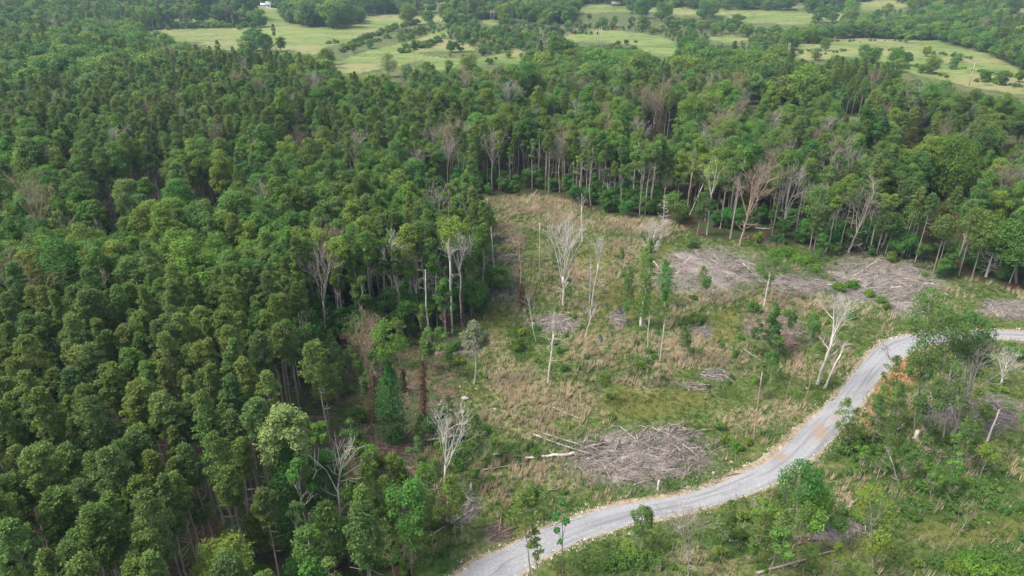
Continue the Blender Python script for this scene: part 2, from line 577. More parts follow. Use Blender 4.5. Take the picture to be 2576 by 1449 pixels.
def limb(mb, rng, p, length, rad, level, d=None, tint=0.55, up=0.12, bend=0.16):
    if d is None:
        g = rng.uniform(0, 6.28)
        d = np.array([math.cos(g) * 0.75, math.sin(g) * 0.75, 0.65])
    d = d / np.linalg.norm(d)
    n = 5
    P = [np.array(p, float)]
    for i in range(n - 1):
        d = d + rng.normal(size=3) * bend + [0, 0, up]
        d /= np.linalg.norm(d)
        P.append(P[-1] + d * length / (n - 1))
    P = np.array(P)
    mb.tube(P, np.linspace(rad, max(rad * 0.28, 0.012), n), 5 if rad > 0.06 else 3, tint + rng.uniform(-0.2, 0.2), cap=False)
    if level <= 0:
        return
    for k in range(rng.integers(3, 6)):
        f = rng.uniform(0.3, 1.0)
        i = min(int(f * (n - 1)), n - 2)
        q = P[i] + (P[i + 1] - P[i]) * (f * (n - 1) - i)
        dd = (P[i + 1] - P[i]) / np.linalg.norm(P[i + 1] - P[i])
        s = rdir(rng, 1)[0]
        s -= dd * (s @ dd)
        s /= np.linalg.norm(s) + 1e-9
        a = rng.uniform(0.4, 0.95)
        limb(mb, rng, q, length * rng.uniform(0.45, 0.7) * (1.15 - 0.5 * f), rad * rng.uniform(0.38, 0.55), level - 1, dd * math.cos(a) + s * math.sin(a), tint, up, bend)


def snag(seed, H=15, fork=0.5, stems=4, spread=0.45, level=3, tr=0.22, mat='snag', lean=(0, 0), broken=False, side=4, conifer=False, thin=1.0):
    """a leafless tree: returns (trunk mesh, list of limb meshes)"""
    rng = np.random.default_rng(seed)
    tm, bl = MB(), []

    def new():
        bl.append(MB())
        return bl[-1]
    top = H * (1.0 if (broken or conifer) else fork)
    n = 7
    z = np.linspace(0, top, n)
    P = np.zeros((n, 3))
    P[:, 2] = z
    P[1:, :2] = np.cumsum(rng.normal(size=(n - 1, 2)) * 0.09 * H / 15, axis=0)
    P[:, 0] += lean[0] * z / H
    P[:, 1] += lean[1] * z / H
    rt = tr * (0.35 if broken else (0.15 if conifer else 0.72))
    tm.tube(np.vstack([P[0] - [0, 0, 0.4], P]), np.concatenate([[tr * 1.5, tr * 1.15], np.linspace(tr, rt, n)[1:]]), 8, 0.6)
    L = H - top
    if conifer:
        for k in range(int(side * H)):
            f = rng.uniform(0.12, 0.97)
            a = along(P, f * top)
            g = rng.uniform(0, 6.28)
            l = (1 - f) * H * 0.24 + 0.5
            limb(new(), rng, a, l * rng.uniform(0.7, 1.1), 0.04, 1, np.array([math.cos(g), math.sin(g), rng.uniform(-0.1, 0.25)]), 0.55, 0.03, 0.08)
        return tm.mesh('trunk', M[mat]), [q.mesh('limb', M[mat]) for q in bl]
    if not broken:
        g0 = rng.uniform(0, 6.28)
        for k in range(stems):
            g = g0 + k * 6.283 / stems + rng.normal() * 0.3
            sp = 0.74 * spread * rng.uniform(0.4, 1.15) if k else spread * 0.15
            d = np.array([math.cos(g) * math.sin(sp) + lean[0] / H, math.sin(g) * math.sin(sp) + lean[1] / H, math.cos(sp)])
            limb(new(), rng, P[-1] - [0, 0, 0.2 + rng.uniform(0, 0.15) * L * (k > 0)], L * rng.uniform(0.8, 1.03), tr * (0.62 if k == 0 else 0.46) * thin, level, d, 0.6, 0.085, 0.08)
    for k in range(side):
        f = rng.uniform(0.35, 1.0)
        a = along(P, f * top)
        g = rng.uniform(0, 6.28)
        limb(new(), rng, a, H * rng.uniform(0.08, 0.2), tr * 0.28 * thin, 1, np.array([math.cos(g), math.sin(g), rng.uniform(0.1, 0.7)]), 0.55, 0.05, 0.12)
    return tm.mesh('trunk', M[mat]), [q.mesh('limb', M[mat]) for q in bl]


def vine_column(seed, z0, z1, r0, r1, n, mat, leaf=0.34, path=None, hang=0.0):
    rng = np.random.default_rng(seed)
    mb = MB()
    z = z0 + (z1 - z0) * rng.random(n) ** 0.92
    f = (z - z0) / (z1 - z0)
    th = rng.uniform(0, 6.283, n)
    r = (r0 + (r1 - r0) * f) * (0.35 + 1.05 * vnoise(th * 1.1 + seed, z, 1.5, seed) ** 1.2 + 0.30 * np.sin(z * 4.1 + th * 3)) * rng.uniform(0.55, 1.12, n)
    r *= np.clip((1 - f) * 6, 0.35, 1) * np.clip(0.55 + f * 6, 0, 1)
    c = np.zeros((n, 3)) if path is None else np.stack([np.interp(z, path[:, 2], path[:, 0]), np.interp(z, path[:, 2], path[:, 1]), z * 0], 1)
    p = c + np.stack([np.cos(th) * r, np.sin(th) * r, z], 1)
    nr = np.stack([np.cos(th), np.sin(th), np.full(n, 0.7)], 1) + rng.normal(size=(n, 3)) * 0.45
    L = leaf * rng.uniform(0.6, 1.3, n)
    tan = None if hang <= 0 else np.tile([0, 0, -1.0], (n, 1)) + rng.normal(size=(n, 3)) * 0.5
    cl = vnoise(th * 2, z, 0.9, seed)
    mb.leaves(p, nr, L, L * rng.uniform(0.45, 0.75, n), np.clip(cl * 0.6 + rng.uniform(0, 0.45, n), 0, 1), rng, tan)
    return mb.mesh('vine_leaves', M[mat])


def shrub(seed, R=1.4, H=1.8, nl=9, per=120, leaf=0.3, mat='broad'):
    rng = np.random.default_rng(seed)
    mb, sm = MB(), MB()
    for k in range(nl):
        g = rng.uniform(0, 6.28)
        rr = R * math.sqrt(rng.random()) * 0.75
        c = np.array([math.cos(g) * rr, math.sin(g) * rr, H * rng.uniform(0.3, 0.75) * (1 - 0.35 * rr / R)])
        r = R * rng.uniform(0.3, 0.5)
        u = rdir(rng, per)
        u = u[u[:, 2] > -0.55]
        p = c + u * (r * rng.uniform(0.5, 1.15, len(u)))[:, None] * [1, 1, 0.85]
        p[:, 2] = np.maximum(p[:, 2], 0.03)
        L = leaf * rng.uniform(0.6, 1.35, len(u))
        mb.leaves(p, u * 0.6 + [0, 0, 0.6] + rng.normal(size=u.shape) * 0.5, L, L * rng.uniform(.5, .8, len(u)), np.clip(rng.normal(.5, .25) * .6 + rng.uniform(0, .5, len(u)), 0, 1), rng)
        sm.tube([[0.1 * math.cos(g), 0.1 * math.sin(g), -0.1], c * [0.5, 0.5, 0.6], c], [0.035, 0.025, 0.012], 4, 0.5)
    return sm.mesh('stem', M['obark']), mb.mesh('foliage', M[mat])


# ------------------------------------------------------------------ ground sheet
def axis(lo, a, b, hi, step, grow=1.06):
    mid = list(np.arange(a, b + 1e-6, step))
    up, s = [b], step
    while up[-1] < hi:
        s = min(s * grow, 60)
        up.append(up[-1] + s)
    dn, s = [a], step
    while dn[-1] > lo:
        s = min(s * grow, 60)
        dn.append(dn[-1] - s)
    return np.array(sorted(set(dn[1:])) + mid + up[1:])


def smask(x, y, poly_fn, jit=2.0, k=6):
    """soft membership: the share of K jittered neighbours inside"""
    rng = np.random.default_rng(3)
    acc = np.zeros(x.shape)
    d = np.hypot(x, y)
    for i in range(k):
        j = jit * (0.4 + d / 250.0)
        xx, yy = x + rng.normal(size=x.shape) * j * 0.5, y + rng.normal(size=x.shape) * j
        px, py, dep = project(xx, yy, terrain(xx, yy))
        acc += poly_fn(np.clip(px, 1, PW - 2), np.minimum(py, PH - 2))
    return acc / k


def ell(px, py, L, soft=1.0):
    r = np.zeros(np.shape(px))
    for cx, cy, a, b in L:
        r = np.maximum(r, np.clip((1.35 - np.sqrt(((px - cx) / a) ** 2 + ((py - cy) / b) ** 2)) / 0.6, 0, 1))
    return r


STRAW = [(1330, 515, 120, 22), (1250, 570, 50, 25), (1420, 560, 90, 20), (1610, 565, 110, 22), (1480, 700, 60, 40), (1400, 700, 40, 60), (1640, 700, 40, 40), (1560, 640, 60, 30), (1250, 880, 40, 40), (1480, 880, 60, 40), (1560, 860, 60, 30),
         (1680, 900, 60, 30), (1720, 860, 50, 25), (1300, 960, 80, 40), (1400, 1010, 90, 45), (1270, 1040, 60, 40), (1620, 960, 60, 25), (1980, 770, 80, 25), (2060, 760, 40, 20), (1780, 740, 60, 25), (1820, 890, 60, 30), (1330, 1070, 60, 30),
         (1240, 1180, 50, 30), (1360, 1190, 60, 25), (1420, 1220, 60, 20), (1880, 1060, 70, 25), (1980, 1030, 50, 25), (2010, 920, 40, 25), (1860, 500, 50, 20), (1250, 1240, 40, 20), (1740, 1400, 60, 30), (1800, 1430, 60, 30), (2110, 1280, 50, 20), (2420, 1180, 60, 30), (2470, 1130, 50, 20), (1900, 790, 40, 18)]
LITTER = [(1610, 1150, 170, 62), (1790, 680, 130, 55), (2010, 716, 80, 26), (2215, 705, 150, 60), (2110, 590, 60, 36), (2275, 772, 36, 24), (1950, 825, 75, 30), (1405, 815, 55, 24), (970, 1126, 80, 42),
          (1167, 1275, 40, 34), (1553, 803, 18, 22), (1762, 836, 26, 14), (1804, 944, 36, 16), (2530, 780, 60, 26), (2460, 1040, 110, 46), (1150, 870, 60, 30), (1255, 1340, 30, 24), (1100, 1030, 50, 40), (890, 1110, 50, 30), (2080, 1340, 70, 22), (1010, 1000, 60, 60)]
LUSH = [(2420, 1250, 150, 70), (2250, 1180, 110, 60), (2100, 1290, 90, 40), (1850, 1360, 90, 40), (2350, 1200, 120, 60), (2150, 1120, 60, 40), (2450, 1430, 130, 50), (2300, 1250, 120, 60), (2020, 670, 60, 36), (1310, 860, 30, 40), (1740, 815, 36, 20), (1610, 930, 40, 24), (1560, 1420, 120, 30), (2010, 1260, 60, 60), (1260, 1150, 60, 30), (1330, 1130, 60, 20), (2210, 1280, 60, 60), (1700, 1220, 60, 20), (1180, 1120, 30, 40), (1100, 1400, 60, 50)]
REDDIRT = [(2268, 922, 48, 44), (2228, 985, 20, 30), (2185, 1050, 12, 40)]
OLIVE = [(2450, 1330, 130, 45), (2100, 1360, 90, 40), (1600, 1010, 120, 36), (1500, 650, 60, 40), (1660, 650, 60, 30), (1560, 760, 60, 50), (1250, 820, 40, 40), (1300, 1340, 80, 40), (1820, 830, 40, 60), (1700, 1010, 90, 30)]

xs = axis(-2500, -190, 190, 2500, 1.1)
ys = axis(-300, 30, 330, 2600, 1.1)
GX, GY = np.meshgrid(xs, ys)
gx, gy = GX.ravel(), GY.ravel()
gz = terrain(gx, gy)
px, py, dep = project(gx, gy, gz)
behind = gy < 25
pxc, pyc = np.clip(px, 1, PW - 2), np.minimum(py, PH - 2)
m_field = smask(gx, gy, lambda a, b: in_fields(a, b).astype(float), 1.2)
m_clear = smask(gx, gy, lambda a, b: inpoly(a, b, CLEAR).astype(float), 2.2)
m_strip = smask(gx, gy, lambda a, b: inpoly(a, b, STRIP).astype(float), 2.5)
m_clear[behind] = 1
far = np.hypot(gx, gy) > 260
wx, wy = (fbm(gx, gy, 9, 21) - .5) * 40, (fbm(gx, gy, 9, 31) - .5) * 24
attrs = {
    'field': m_field, 'clearing': np.where(far, 0, m_clear), 'strip': m_strip,
    'straw': np.where(far, 0, ell(pxc + wx, pyc + wy, STRAW)), 'litter': np.where(far, 0, ell(pxc + wx * .6, pyc + wy * .6, LITTER)),
    'lush': np.where(far, 0, ell(pxc + wx, pyc + wy, LUSH)), 'red': np.where(far | behind, 0, ell(pxc + wx * .2, pyc + wy * .2, REDDIRT)),
    'scrub': np.where(behind, 0, sstep(230, 330, np.hypot(gx, gy))),
    'olive': np.where(far, 0, ell(pxc + wx, pyc + wy, OLIVE)),
}
nx, ny = len(xs), len(ys)
ii = np.arange(nx - 1)[None, :] + np.arange(ny - 1)[:, None] * nx
gm = MB()
gm.add(np.stack([gx, gy, gz], 1), None, np.stack([ii, ii + 1, ii + nx + 1, ii + nx], -1).reshape(-1, 4))


def ground_mat():
    m, nt, out = newmat('ground_cover')
    b = NB(nt)
    P = b.pos()
    fine = b.noise(1.6, 6, 0.65, P)
    med = b.noise(0.22, 5, 0.6, P)
    big = b.noise(0.05, 4, 0.55, P)
    # woodland floor
    wood = b.mix(b.ramp(fine, 0.35, 0.68), (0.030, 0.022, 0.014), (0.105, 0.060, 0.042))
    wood = b.mix(b.ramp(med, 0.40, 0.58), wood, (0.042, 0.068, 0.020))
    sc = b.mix(b.ramp(med, 0.35, 0.65), (0.060, 0.085, 0.026), (0.125, 0.135, 0.055))
    wood = b.mix(b.attr('scrub'), wood, sc)
    # clearing
    g1 = b.mix(b.ramp(fine, 0.36, 0.64), (0.040, 0.075, 0.018), (0.125, 0.155, 0.044))
    g2 = b.mix(b.ramp(fine, 0.3, 0.7), (0.085, 0.082, 0.038), (0.235, 0.200, 0.118))
    clr = b.mix(b.math('MULTIPLY', b.ramp(med, 0.48, 0.66), 0.6), g1, g2)
    clr = b.mix(b.math('MULTIPLY', b.ramp(big, 0.52, 0.66), 0.6), clr, (0.115, 0.125, 0.036))
    ol = b.mix(fine, (0.085, 0.092, 0.022), (0.165, 0.150, 0.045))
    clr = b.mix(b.math('MULTIPLY', b.attr('olive'), 0.75), clr, ol)
    clr = b.mix(b.math('MULTIPLY', b.attr('straw'), b.math('MULTIPLY', b.ramp(fine, 0.38, 0.62), 0.7)), clr, (0.27, 0.215, 0.135))
    lu = b.mix(fine, (0.030, 0.070, 0.016), (0.070, 0.125, 0.028))
    clr = b.mix(b.math('MULTIPLY', b.attr('lush'), 0.8), clr, lu)
    li = b.mix(b.ramp(fine, 0.3, 0.7), (0.10, 0.085, 0.075), (0.24, 0.215, 0.20))
    clr = b.mix(b.math('MULTIPLY', b.attr('litter'), b.ramp(med, 0.25, 0.5)), clr, li)
    st = b.mix(b.ramp(fine, 0.3, 0.7), (0.060, 0.040, 0.028), (0.165, 0.115, 0.085))
    st = b.mix(b.ramp(med, 0.48, 0.6), st, (0.045, 0.070, 0.022))
    clr = b.mix(b.math('MULTIPLY', b.attr('strip'), 0.85), clr, st)
    rd = b.mix(fine, (0.22, 0.09, 0.045), (0.46, 0.24, 0.135))
    clr = b.mix(b.attr('red'), clr, rd)
    # pasture
    S = b.pos((0.25, 1.0, 1.0), 0.25)
    streak = b.noise(0.045, 6, 0.68, S, 1.2)
    pat = b.noise(0.012, 4, 0.6, P)
    fl = b.mix(b.ramp(streak, 0.34, 0.66), (0.094, 0.150, 0.036), (0.188, 0.228, 0.070))
    fl = b.mix(b.math('MULTIPLY', b.ramp(pat, 0.44, 0.62), 0.75), fl, (0.235, 0.215, 0.100))
    fl = b.mix(b.math('MULTIPLY', b.ramp(b.noise(0.11, 4, 0.7, P), 0.53, 0.64), 0.7), fl, (0.055, 0.090, 0.028))
    jag = b.math('MULTIPLY_ADD', b.math('SUBTRACT', med, 0.5), 0.9, 0.0)
    c = b.mix(b.ramp(b.math('ADD', b.attr('clearing'), jag), 0.3, 0.7), wood, clr)
    c = b.mix(b.ramp(b.math('ADD', b.attr('field'), jag), 0.3, 0.7), c, fl)
    p = b.n('ShaderNodeBsdfPrincipled')
    p.inputs['Roughness'].default_value = 0.95
    p.inputs['Specular IOR Level'].default_value = 0.1
    nt.links.new(c, p.inputs['Base Color'])
    bp = b.n('ShaderNodeBump')
    bp.inputs['Strength'].default_value = 0.5
    bp.inputs['Distance'].default_value = 0.4
    nt.links.new(fine, bp.inputs['Height'])
    nt.links.new(bp.outputs[0], p.inputs['Normal'])
    nt.links.new(p.outputs[0], out.inputs[0])
    return m


gmesh = gm.mesh('ground', ground_mat(), smooth=True)
for k, v in attrs.items():
    a = gmesh.attributes.new(k, 'FLOAT', 'POINT')
    a.data.foreach_set('value', np.asarray(v, np.float32))
tag(link('ground', gmesh), kind='structure')


# ------------------------------------------------------------------ gravel road
def resample(pts, step=0.8):
    P = np.array(pts)
    # Catmull-Rom through the surveyed points
    Q = np.vstack([2 * P[0] - P[1], P, 2 * P[-1] - P[-2]])
    out = []
    for i in range(1, len(Q) - 2):
        t = np.linspace(0, 1, 14, endpoint=False)[:, None]
        a, b_, c, d = Q[i - 1], Q[i], Q[i + 1], Q[i + 2]
        out.append(0.5 * (2 * b_ + (c - a) * t + (2 * a - 5 * b_ + 4 * c - d) * t ** 2 + (3 * b_ - a - 3 * c + d) * t ** 3))
    out = np.vstack(out + [P[-1:]])
    return out


RU = resample([G(*q)[:2] for q in ROAD_UP])
RL = resample([G(*q)[:2] for q in ROAD_LO])
nR = len(RU)
seg = np.hypot(*np.diff((RU + RL) / 2, axis=0).T)
run = np.concatenate([[0], np.cumsum(seg)])
NA = 15
rv, ra, rl = [], [], []
for j in range(NA):
    u = j / (NA - 1)
    e = 0.22 * (np.array(vnoise(run, run * 0 + (0 if j < 7 else 50), 1.3, 5)) - 0.5) * (1 if j in (0, NA - 1) else 0) * 4
    q = RU * (1 - u) + RL * u
    dirn = (RU - RL) / np.linalg.norm(RU - RL, axis=1, keepdims=True)
    q = q + dirn * e[:, None]
    z = terrain(q[:, 0], q[:, 1]) + 0.05 + 0.12 * math.sin(math.pi * u) - 0.03 * (abs(u - .3) < .06) - 0.03 * (abs(u - .68) < .06)
    rv.append(np.stack([q[:, 0], q[:, 1], z], 1))
    ra.append(np.full(nR, u))
    rl.append(run)
rv = np.array(rv)
idx = np.arange(NA - 1)[:, None] * nR + np.arange(nR - 1)[None, :]
rm = MB()
rm.add(rv.reshape(-1, 3), None, np.stack([idx, idx + nR, idx + nR + 1, idx + 1], -1).reshape(-1, 4))


def road_mat():
    m, nt, out = newmat('road_gravel')
    b = NB(nt)
    P = b.pos()
    st = b.noise(8.0, 5, 0.7, P)
    vo = b.n('ShaderNodeTexVoronoi')
    vo.inputs['Scale'].default_value = 5.0
    nt.links.new(P, vo.inputs['Vector'])
    c = b.mix(b.ramp(st, 0.32, 0.7), (0.175, 0.18, 0.19), (0.365, 0.37, 0.38))
    c = b.mix(0.06, c, vo.outputs['Color'])
    hs = b.n('ShaderNodeHueSaturation')
    hs.inputs['Saturation'].default_value = 0.25
    nt.links.new(c, hs.inputs['Color'])
    c = hs.outputs[0]
    cb = b.n('ShaderNodeCombineXYZ')
    b.put(cb.inputs[0], b.math('MULTIPLY', b.attr('along'), 0.035))
    b.put(cb.inputs[1], b.math('MULTIPLY', b.attr('across'), 3.2))
    sk = b.noise(1.6, 5, 0.6, cb.outputs[0], 0.4)
    c = b.mix(b.math('MULTIPLY', b.ramp(sk, 0.46, 0.66), 0.6), c, (0.125, 0.127, 0.135))
    cb2 = b.n('ShaderNodeCombineXYZ')
    b.put(cb2.inputs[0], b.math('MULTIPLY', b.attr('along'), 0.16))
    b.put(cb2.inputs[1], b.math('MULTIPLY', b.attr('across'), 1.2))
    bl = b.noise(1.0, 4, 0.6, cb2.outputs[0])
    c = b.mix(b.math('MULTIPLY', b.ramp(bl, 0.50, 0.68), 0.5), c, (0.17, 0.17, 0.178))
    c = b.mix(b.math('MULTIPLY', b.attr('brown'), b.ramp(b.noise(0.9, 4, 0.6, P), 0.26, 0.46)), c, (0.29, 0.21, 0.15))
    p = b.n('ShaderNodeBsdfPrincipled')
    p.inputs['Roughness'].default_value = 0.9
    p.inputs['Specular IOR Level'].default_value = 0.2
    nt.links.new(c, p.inputs['Base Color'])
    bp = b.n('ShaderNodeBump')
    bp.inputs['Strength'].default_value = 0.8
    bp.inputs['Distance'].default_value = 0.1
    nt.links.new(st, bp.inputs['Height'])
    nt.links.new(bp.outputs[0], p.inputs['Normal'])
    nt.links.new(p.outputs[0], out.inputs[0])
    return m


rmesh = rm.mesh('gravel_road', road_mat(), smooth=True)
fl = rv.reshape(-1, 3)
rpx, rpy, _ = project(fl[:, 0], fl[:, 1], fl[:, 2])
for k, v in (('across', np.concatenate(ra)), ('along', np.concatenate(rl)), ('brown', np.maximum(ell(rpx, rpy, [(2062, 1085, 18, 19), (1965, 1150, 24, 8)]) * 0.8, ell(rpx, rpy, [(2100, 1050, 12, 10)]) * .5))):
    a = rmesh.attributes.new(k, 'FLOAT', 'POINT')
    a.data.foreach_set('value', v.astype(np.float32))
tag(link('gravel_road', rmesh), kind='structure')

# graded earth along both sides of the road
vmat, vnt, vout = newmat('road_verge_earth')
vb = NB(vnt)
vP = vb.pos()
vf = vb.noise(1.8, 5, 0.65, vP)
vc = vb.mix(vb.ramp(vf, 0.3, 0.7), (0.18, 0.13, 0.08), (0.38, 0.31, 0.22))
vc = vb.mix(vb.ramp(vb.noise(0.25, 4, 0.6, vP), 0.5, 0.8), vc, (0.23, 0.16, 0.10))
vc = vb.mix(vb.math('MULTIPLY', vb.ramp(vb.noise(0.7, 5, 0.65, vP), 0.42, 0.55), vb.attr('edge')), vc, (0.085, 0.105, 0.032))
vp = vb.n('ShaderNodeBsdfPrincipled')
vp.inputs['Roughness'].default_value = 0.95
vnt.links.new(vc, vp.inputs['Base Color'])
vnt.links.new(vp.outputs[0], vout.inputs[0])
for side, (E, O) in enumerate(((RU, RL), (RL, RU))):
    d = (E - O) / np.linalg.norm(E - O, axis=1, keepdims=True)
    wmax = (0.10 + 1.0 * vnoise(run, run * 0, 7, 44) if side == 0 else 0.1 + 0.6 * vnoise(run, run * 0, 6, 45)) + 0.35 * vnoise(run, run * 0, 1.1, 46)
    rows, ed = [], []
    for j, f in enumerate((-0.35, 0.1, 0.45, 0.8, 1.0)):
        q = E + d * (f * wmax)[:, None]
        z = terrain(q[:, 0], q[:, 1]) + (0.036, 0.075, 0.10, 0.06, -0.02)[j] + (0.14 if side == 0 else 0.03) * (j in (1, 2)) * vnoise(q[:, 0], q[:, 1], 0.9, 8)
        rows.append(np.stack([q[:, 0], q[:, 1], z], 1))
        ed.append(np.full(nR, f))
    V = np.array(rows)
    k = np.arange(4)[:, None] * nR + np.arange(nR - 1)[None, :]
    vm = MB()
    vm.add(V.reshape(-1, 3), None, np.stack([k, k + nR, k + nR + 1, k + 1], -1).reshape(-1, 4))
    me = vm.mesh('road_verge', vmat, True)
    a = me.attributes.new('edge', 'FLOAT', 'POINT')
    a.data.foreach_set('value', np.concatenate(ed).astype(np.float32))
    tag(link('road_verge', me), kind='structure')

# loose stones along the road edges
rng = np.random.default_rng(77)
sm = MB()
N = 5200
i = rng.integers(0, nR, N)
side = rng.random(N) < 0.62
E = np.where(side[:, None], RU[i], RL[i])
O = np.where(side[:, None], RL[i], RU[i])
d = (E - O) / np.linalg.norm(E - O, axis=1, keepdims=True)
q = E + d * (np.abs(rng.normal(size=N)) * 0.75 - 0.25)[:, None] + rng.normal(size=(N, 2)) * 0.25
s = rng.uniform(0.03, 0.10, N) * (1 + (rng.random(N) < 0.06) * 1.8)
tet = np.array([[1, 0, -.5], [-.6, .9, -.5], [-.6, -.8, -.5], [0.1, 0.1, 0.8]])
V = tet[None] * s[:, None, None] * rng.uniform(0.7, 1.3, (N, 4, 3))
V = V + np.stack([q[:, 0], q[:, 1], terrain(q[:, 0], q[:, 1]) + 0.10], 1)[:, None]
b4 = np.arange(N)[:, None] * 4
sm.add(V.reshape(-1, 3), np.concatenate([b4 + np.array([[0, 1, 3]]), b4 + np.array([[1, 2, 3]]), b4 + np.array([[2, 0, 3]])]), None, np.repeat(rng.random(N), 4))
tag(link('road_edge_gravel', sm.mesh('road_edge_gravel', wood_mat('loose_stone', (0.34, 0.29, 0.22), (0.62, 0.57, 0.48), 2.0, 0.4))), kind='stuff')

# distance of a ground point to the road centre, for keeping it clear
RC = (RU + RL) / 2
RHW = np.linalg.norm(RU - RL, axis=1) / 2


def off_road(x, y, margin=0.4):
    x, y = np.asarray(x, float), np.asarray(y, float)
    ok = np.ones(x.shape, bool)
    near = np.nonzero((x > RC[:, 0].min() - 12) & (y < RC[:, 1].max() + 12) & (y > RC[:, 1].min() - 12))[0]
    for c in range(0, len(near), 4000):
        k = near[c:c + 4000]
        dd = np.hypot(x[k, None] - RC[None, ::3, 0], y[k, None] - RC[None, ::3, 1])
        ok[k] = np.all(dd > RHW[None, ::3] + margin, axis=1)
    return ok



# ------------------------------------------------------------------ grass and weeds of the clearing
rng = np.random.default_rng(404)


def clear_points(n, y0=38, y1=232):
    """random points of the clearing, a little beyond the frame too, with their pixel"""
    y = y0 + (y1 - y0) * rng.random(n) ** 0.9
    x = -70 + 260 * rng.random(n)
    z = terrain(x, y)
    a, b, _ = project(x, y, z)
    k = inpoly(a, b, CLEAR) & (a < 2760) & (b < 1640)
    x, y, z, a, b = x[k], y[k], z[k], a[k], b[k]
    k = off_road(x, y, 0.35)
    return x[k], y[k], z[k], a[k], b[k]


def blades(mb, x, y, z, nb, h, w, spread, lean, tint):
    n = len(x)
    hh = (np.asarray(h) * np.ones(n))[:, None] * rng.uniform(0.55, 1.15, (n, nb))
    th = rng.uniform(0, 6.283, (n, nb))
    r = spread * np.sqrt(rng.random((n, nb)))
    cx, cy = x[:, None] + r * np.cos(th), y[:, None] + r * np.sin(th)
    lz = lean * rng.uniform(0.2, 1.0, (n, nb)) * hh
    wind = 0.18 * hh
    tip = np.stack([cx + np.cos(th) * lz + wind, cy + np.sin(th) * lz, z[:, None] + hh], -1)
    f = rng.uniform(0, 6.283, (n, nb))
    ww = w * rng.uniform(0.6, 1.3, (n, nb))
    a = np.stack([cx - np.cos(f) * ww, cy - np.sin(f) * ww, z[:, None] - 0.05 + 0 * hh], -1)
    b = np.stack([cx + np.cos(f) * ww, cy + np.sin(f) * ww, z[:, None] - 0.05 + 0 * hh], -1)
    m = a * 0.45 + tip * 0.55 + np.stack([np.cos(f) * ww * .9, np.sin(f) * ww * .9, 0 * hh], -1)
    V = np.stack([a, b, m, tip], 2).reshape(-1, 3)
    k = np.arange(n * nb)[:, None] * 4
    mb.add(V, np.concatenate([k + np.array([[0, 1, 2]]), k + np.array([[0, 2, 3]])]), None, np.repeat(np.clip(np.repeat(tint, nb) + rng.normal(size=n * nb) * 0.15, 0, 1), 4))


M['straw'] = leaf_mat('dry_grass_blades', [(0.64, 0.525, 0.365), (0.64, 0.525, 0.365)], trans=0.4, val=0.35, spec=0.1, gain=1.0)
M['grass'] = leaf_mat('green_grass_blades', [(0.100, 0.145, 0.034), (0.100, 0.145, 0.034)], trans=0.3, val=0.5, spec=0.1, gain=1.0)

x, y, z, a, b = clear_points(150000)
sw = ell(a + (fbm(x, y, 5, 61) - .5) * 60, b + (fbm(x, y, 5, 62) - .5) * 36, STRAW)
ol = ell(a, b, OLIVE)
lt = ell(a, b, LITTER)
stp = inpoly(a, b, STRIP)
n1 = fbm(x, y, 6.5, 71)
prob = (0.035 + 0.75 * sw * (0.45 + n1) + 0.5 * (n1 > 0.56)) * (1 - 0.85 * np.maximum(ol, lt)) * np.where(stp, 0.15, 1.0)
k = rng.random(len(x)) < prob * 0.50
mb = MB()
blades(mb, x[k], y[k], z[k], 9, 1.0 + 0.55 * n1[k], 0.05, 0.24, 0.28, np.clip(vnoise(x[k], y[k], 3.0, 5) * 0.9, 0, 1))
tag(link('dry_grass', mb.mesh('dry_grass', M['straw'])), kind='stuff')
k = (rng.random(len(x)) < np.where(stp, 0.12, 0.6) * (1 - 0.8 * lt))
mb = MB()
blades(mb, x[k], y[k], z[k], 9, 0.36 + 0.3 * vnoise(x[k], y[k], 4, 3), 0.05, 0.36, 0.6, np.clip(fbm(x[k], y[k], 7.0, 15) * 1.1, 0, 1))
tag(link('green_grass', mb.mesh('green_grass', M['grass'])), kind='stuff')

# leafy weeds and brambles in drifts
x, y, z, a, b = clear_points(90000)
lu = ell(a + (fbm(x, y, 5, 81) - .5) * 60, b + (fbm(x, y, 5, 82) - .5) * 40, LUSH)
n2 = fbm(x, y, 5.0, 91)
p = np.clip((n2 - 0.515) * 7, 0, 0.55) + 1.0 * lu * (n2 > 0.33)
p = p + 0.22 * inpoly(a, b, STRIP)
p *= (1 - 0.8 * ell(a, b, LITTER)) * (1 - 0.6 * ell(a, b, OLIVE)) * (1 - 0.6 * ell(a, b, STRAW))
k = rng.random(len(x)) < p
x, y, z, lu, n2 = x[k], y[k], z[k], lu[k], n2[k]
nl = 13
pp = np.repeat(np.stack([x, y, z], 1), nl, 0) + rng.normal(size=(len(x) * nl, 3)) * [0.38, 0.38, 0]
hgt = np.repeat(0.35 + 1.0 * lu * vnoise(x, y, 2.5, 77) * 1.6 + 0.5 * n2, nl)
pp[:, 2] = terrain(pp[:, 0], pp[:, 1]) + hgt * rng.random(len(pp)) ** 0.7
L = rng.uniform(0.16, 0.42, len(pp))
mb = MB()
mb.leaves(pp, rng.normal(size=pp.shape) * 0.6 + [0, 0, 0.9], L, L * 0.62, np.clip(np.repeat(fbm(x, y, 3, 33), nl) * 0.8 + rng.uniform(-.1, .35, len(pp)), 0, 1), rng)
tag(link('undergrowth', mb.mesh('undergrowth', M['weeds'])), kind='stuff')
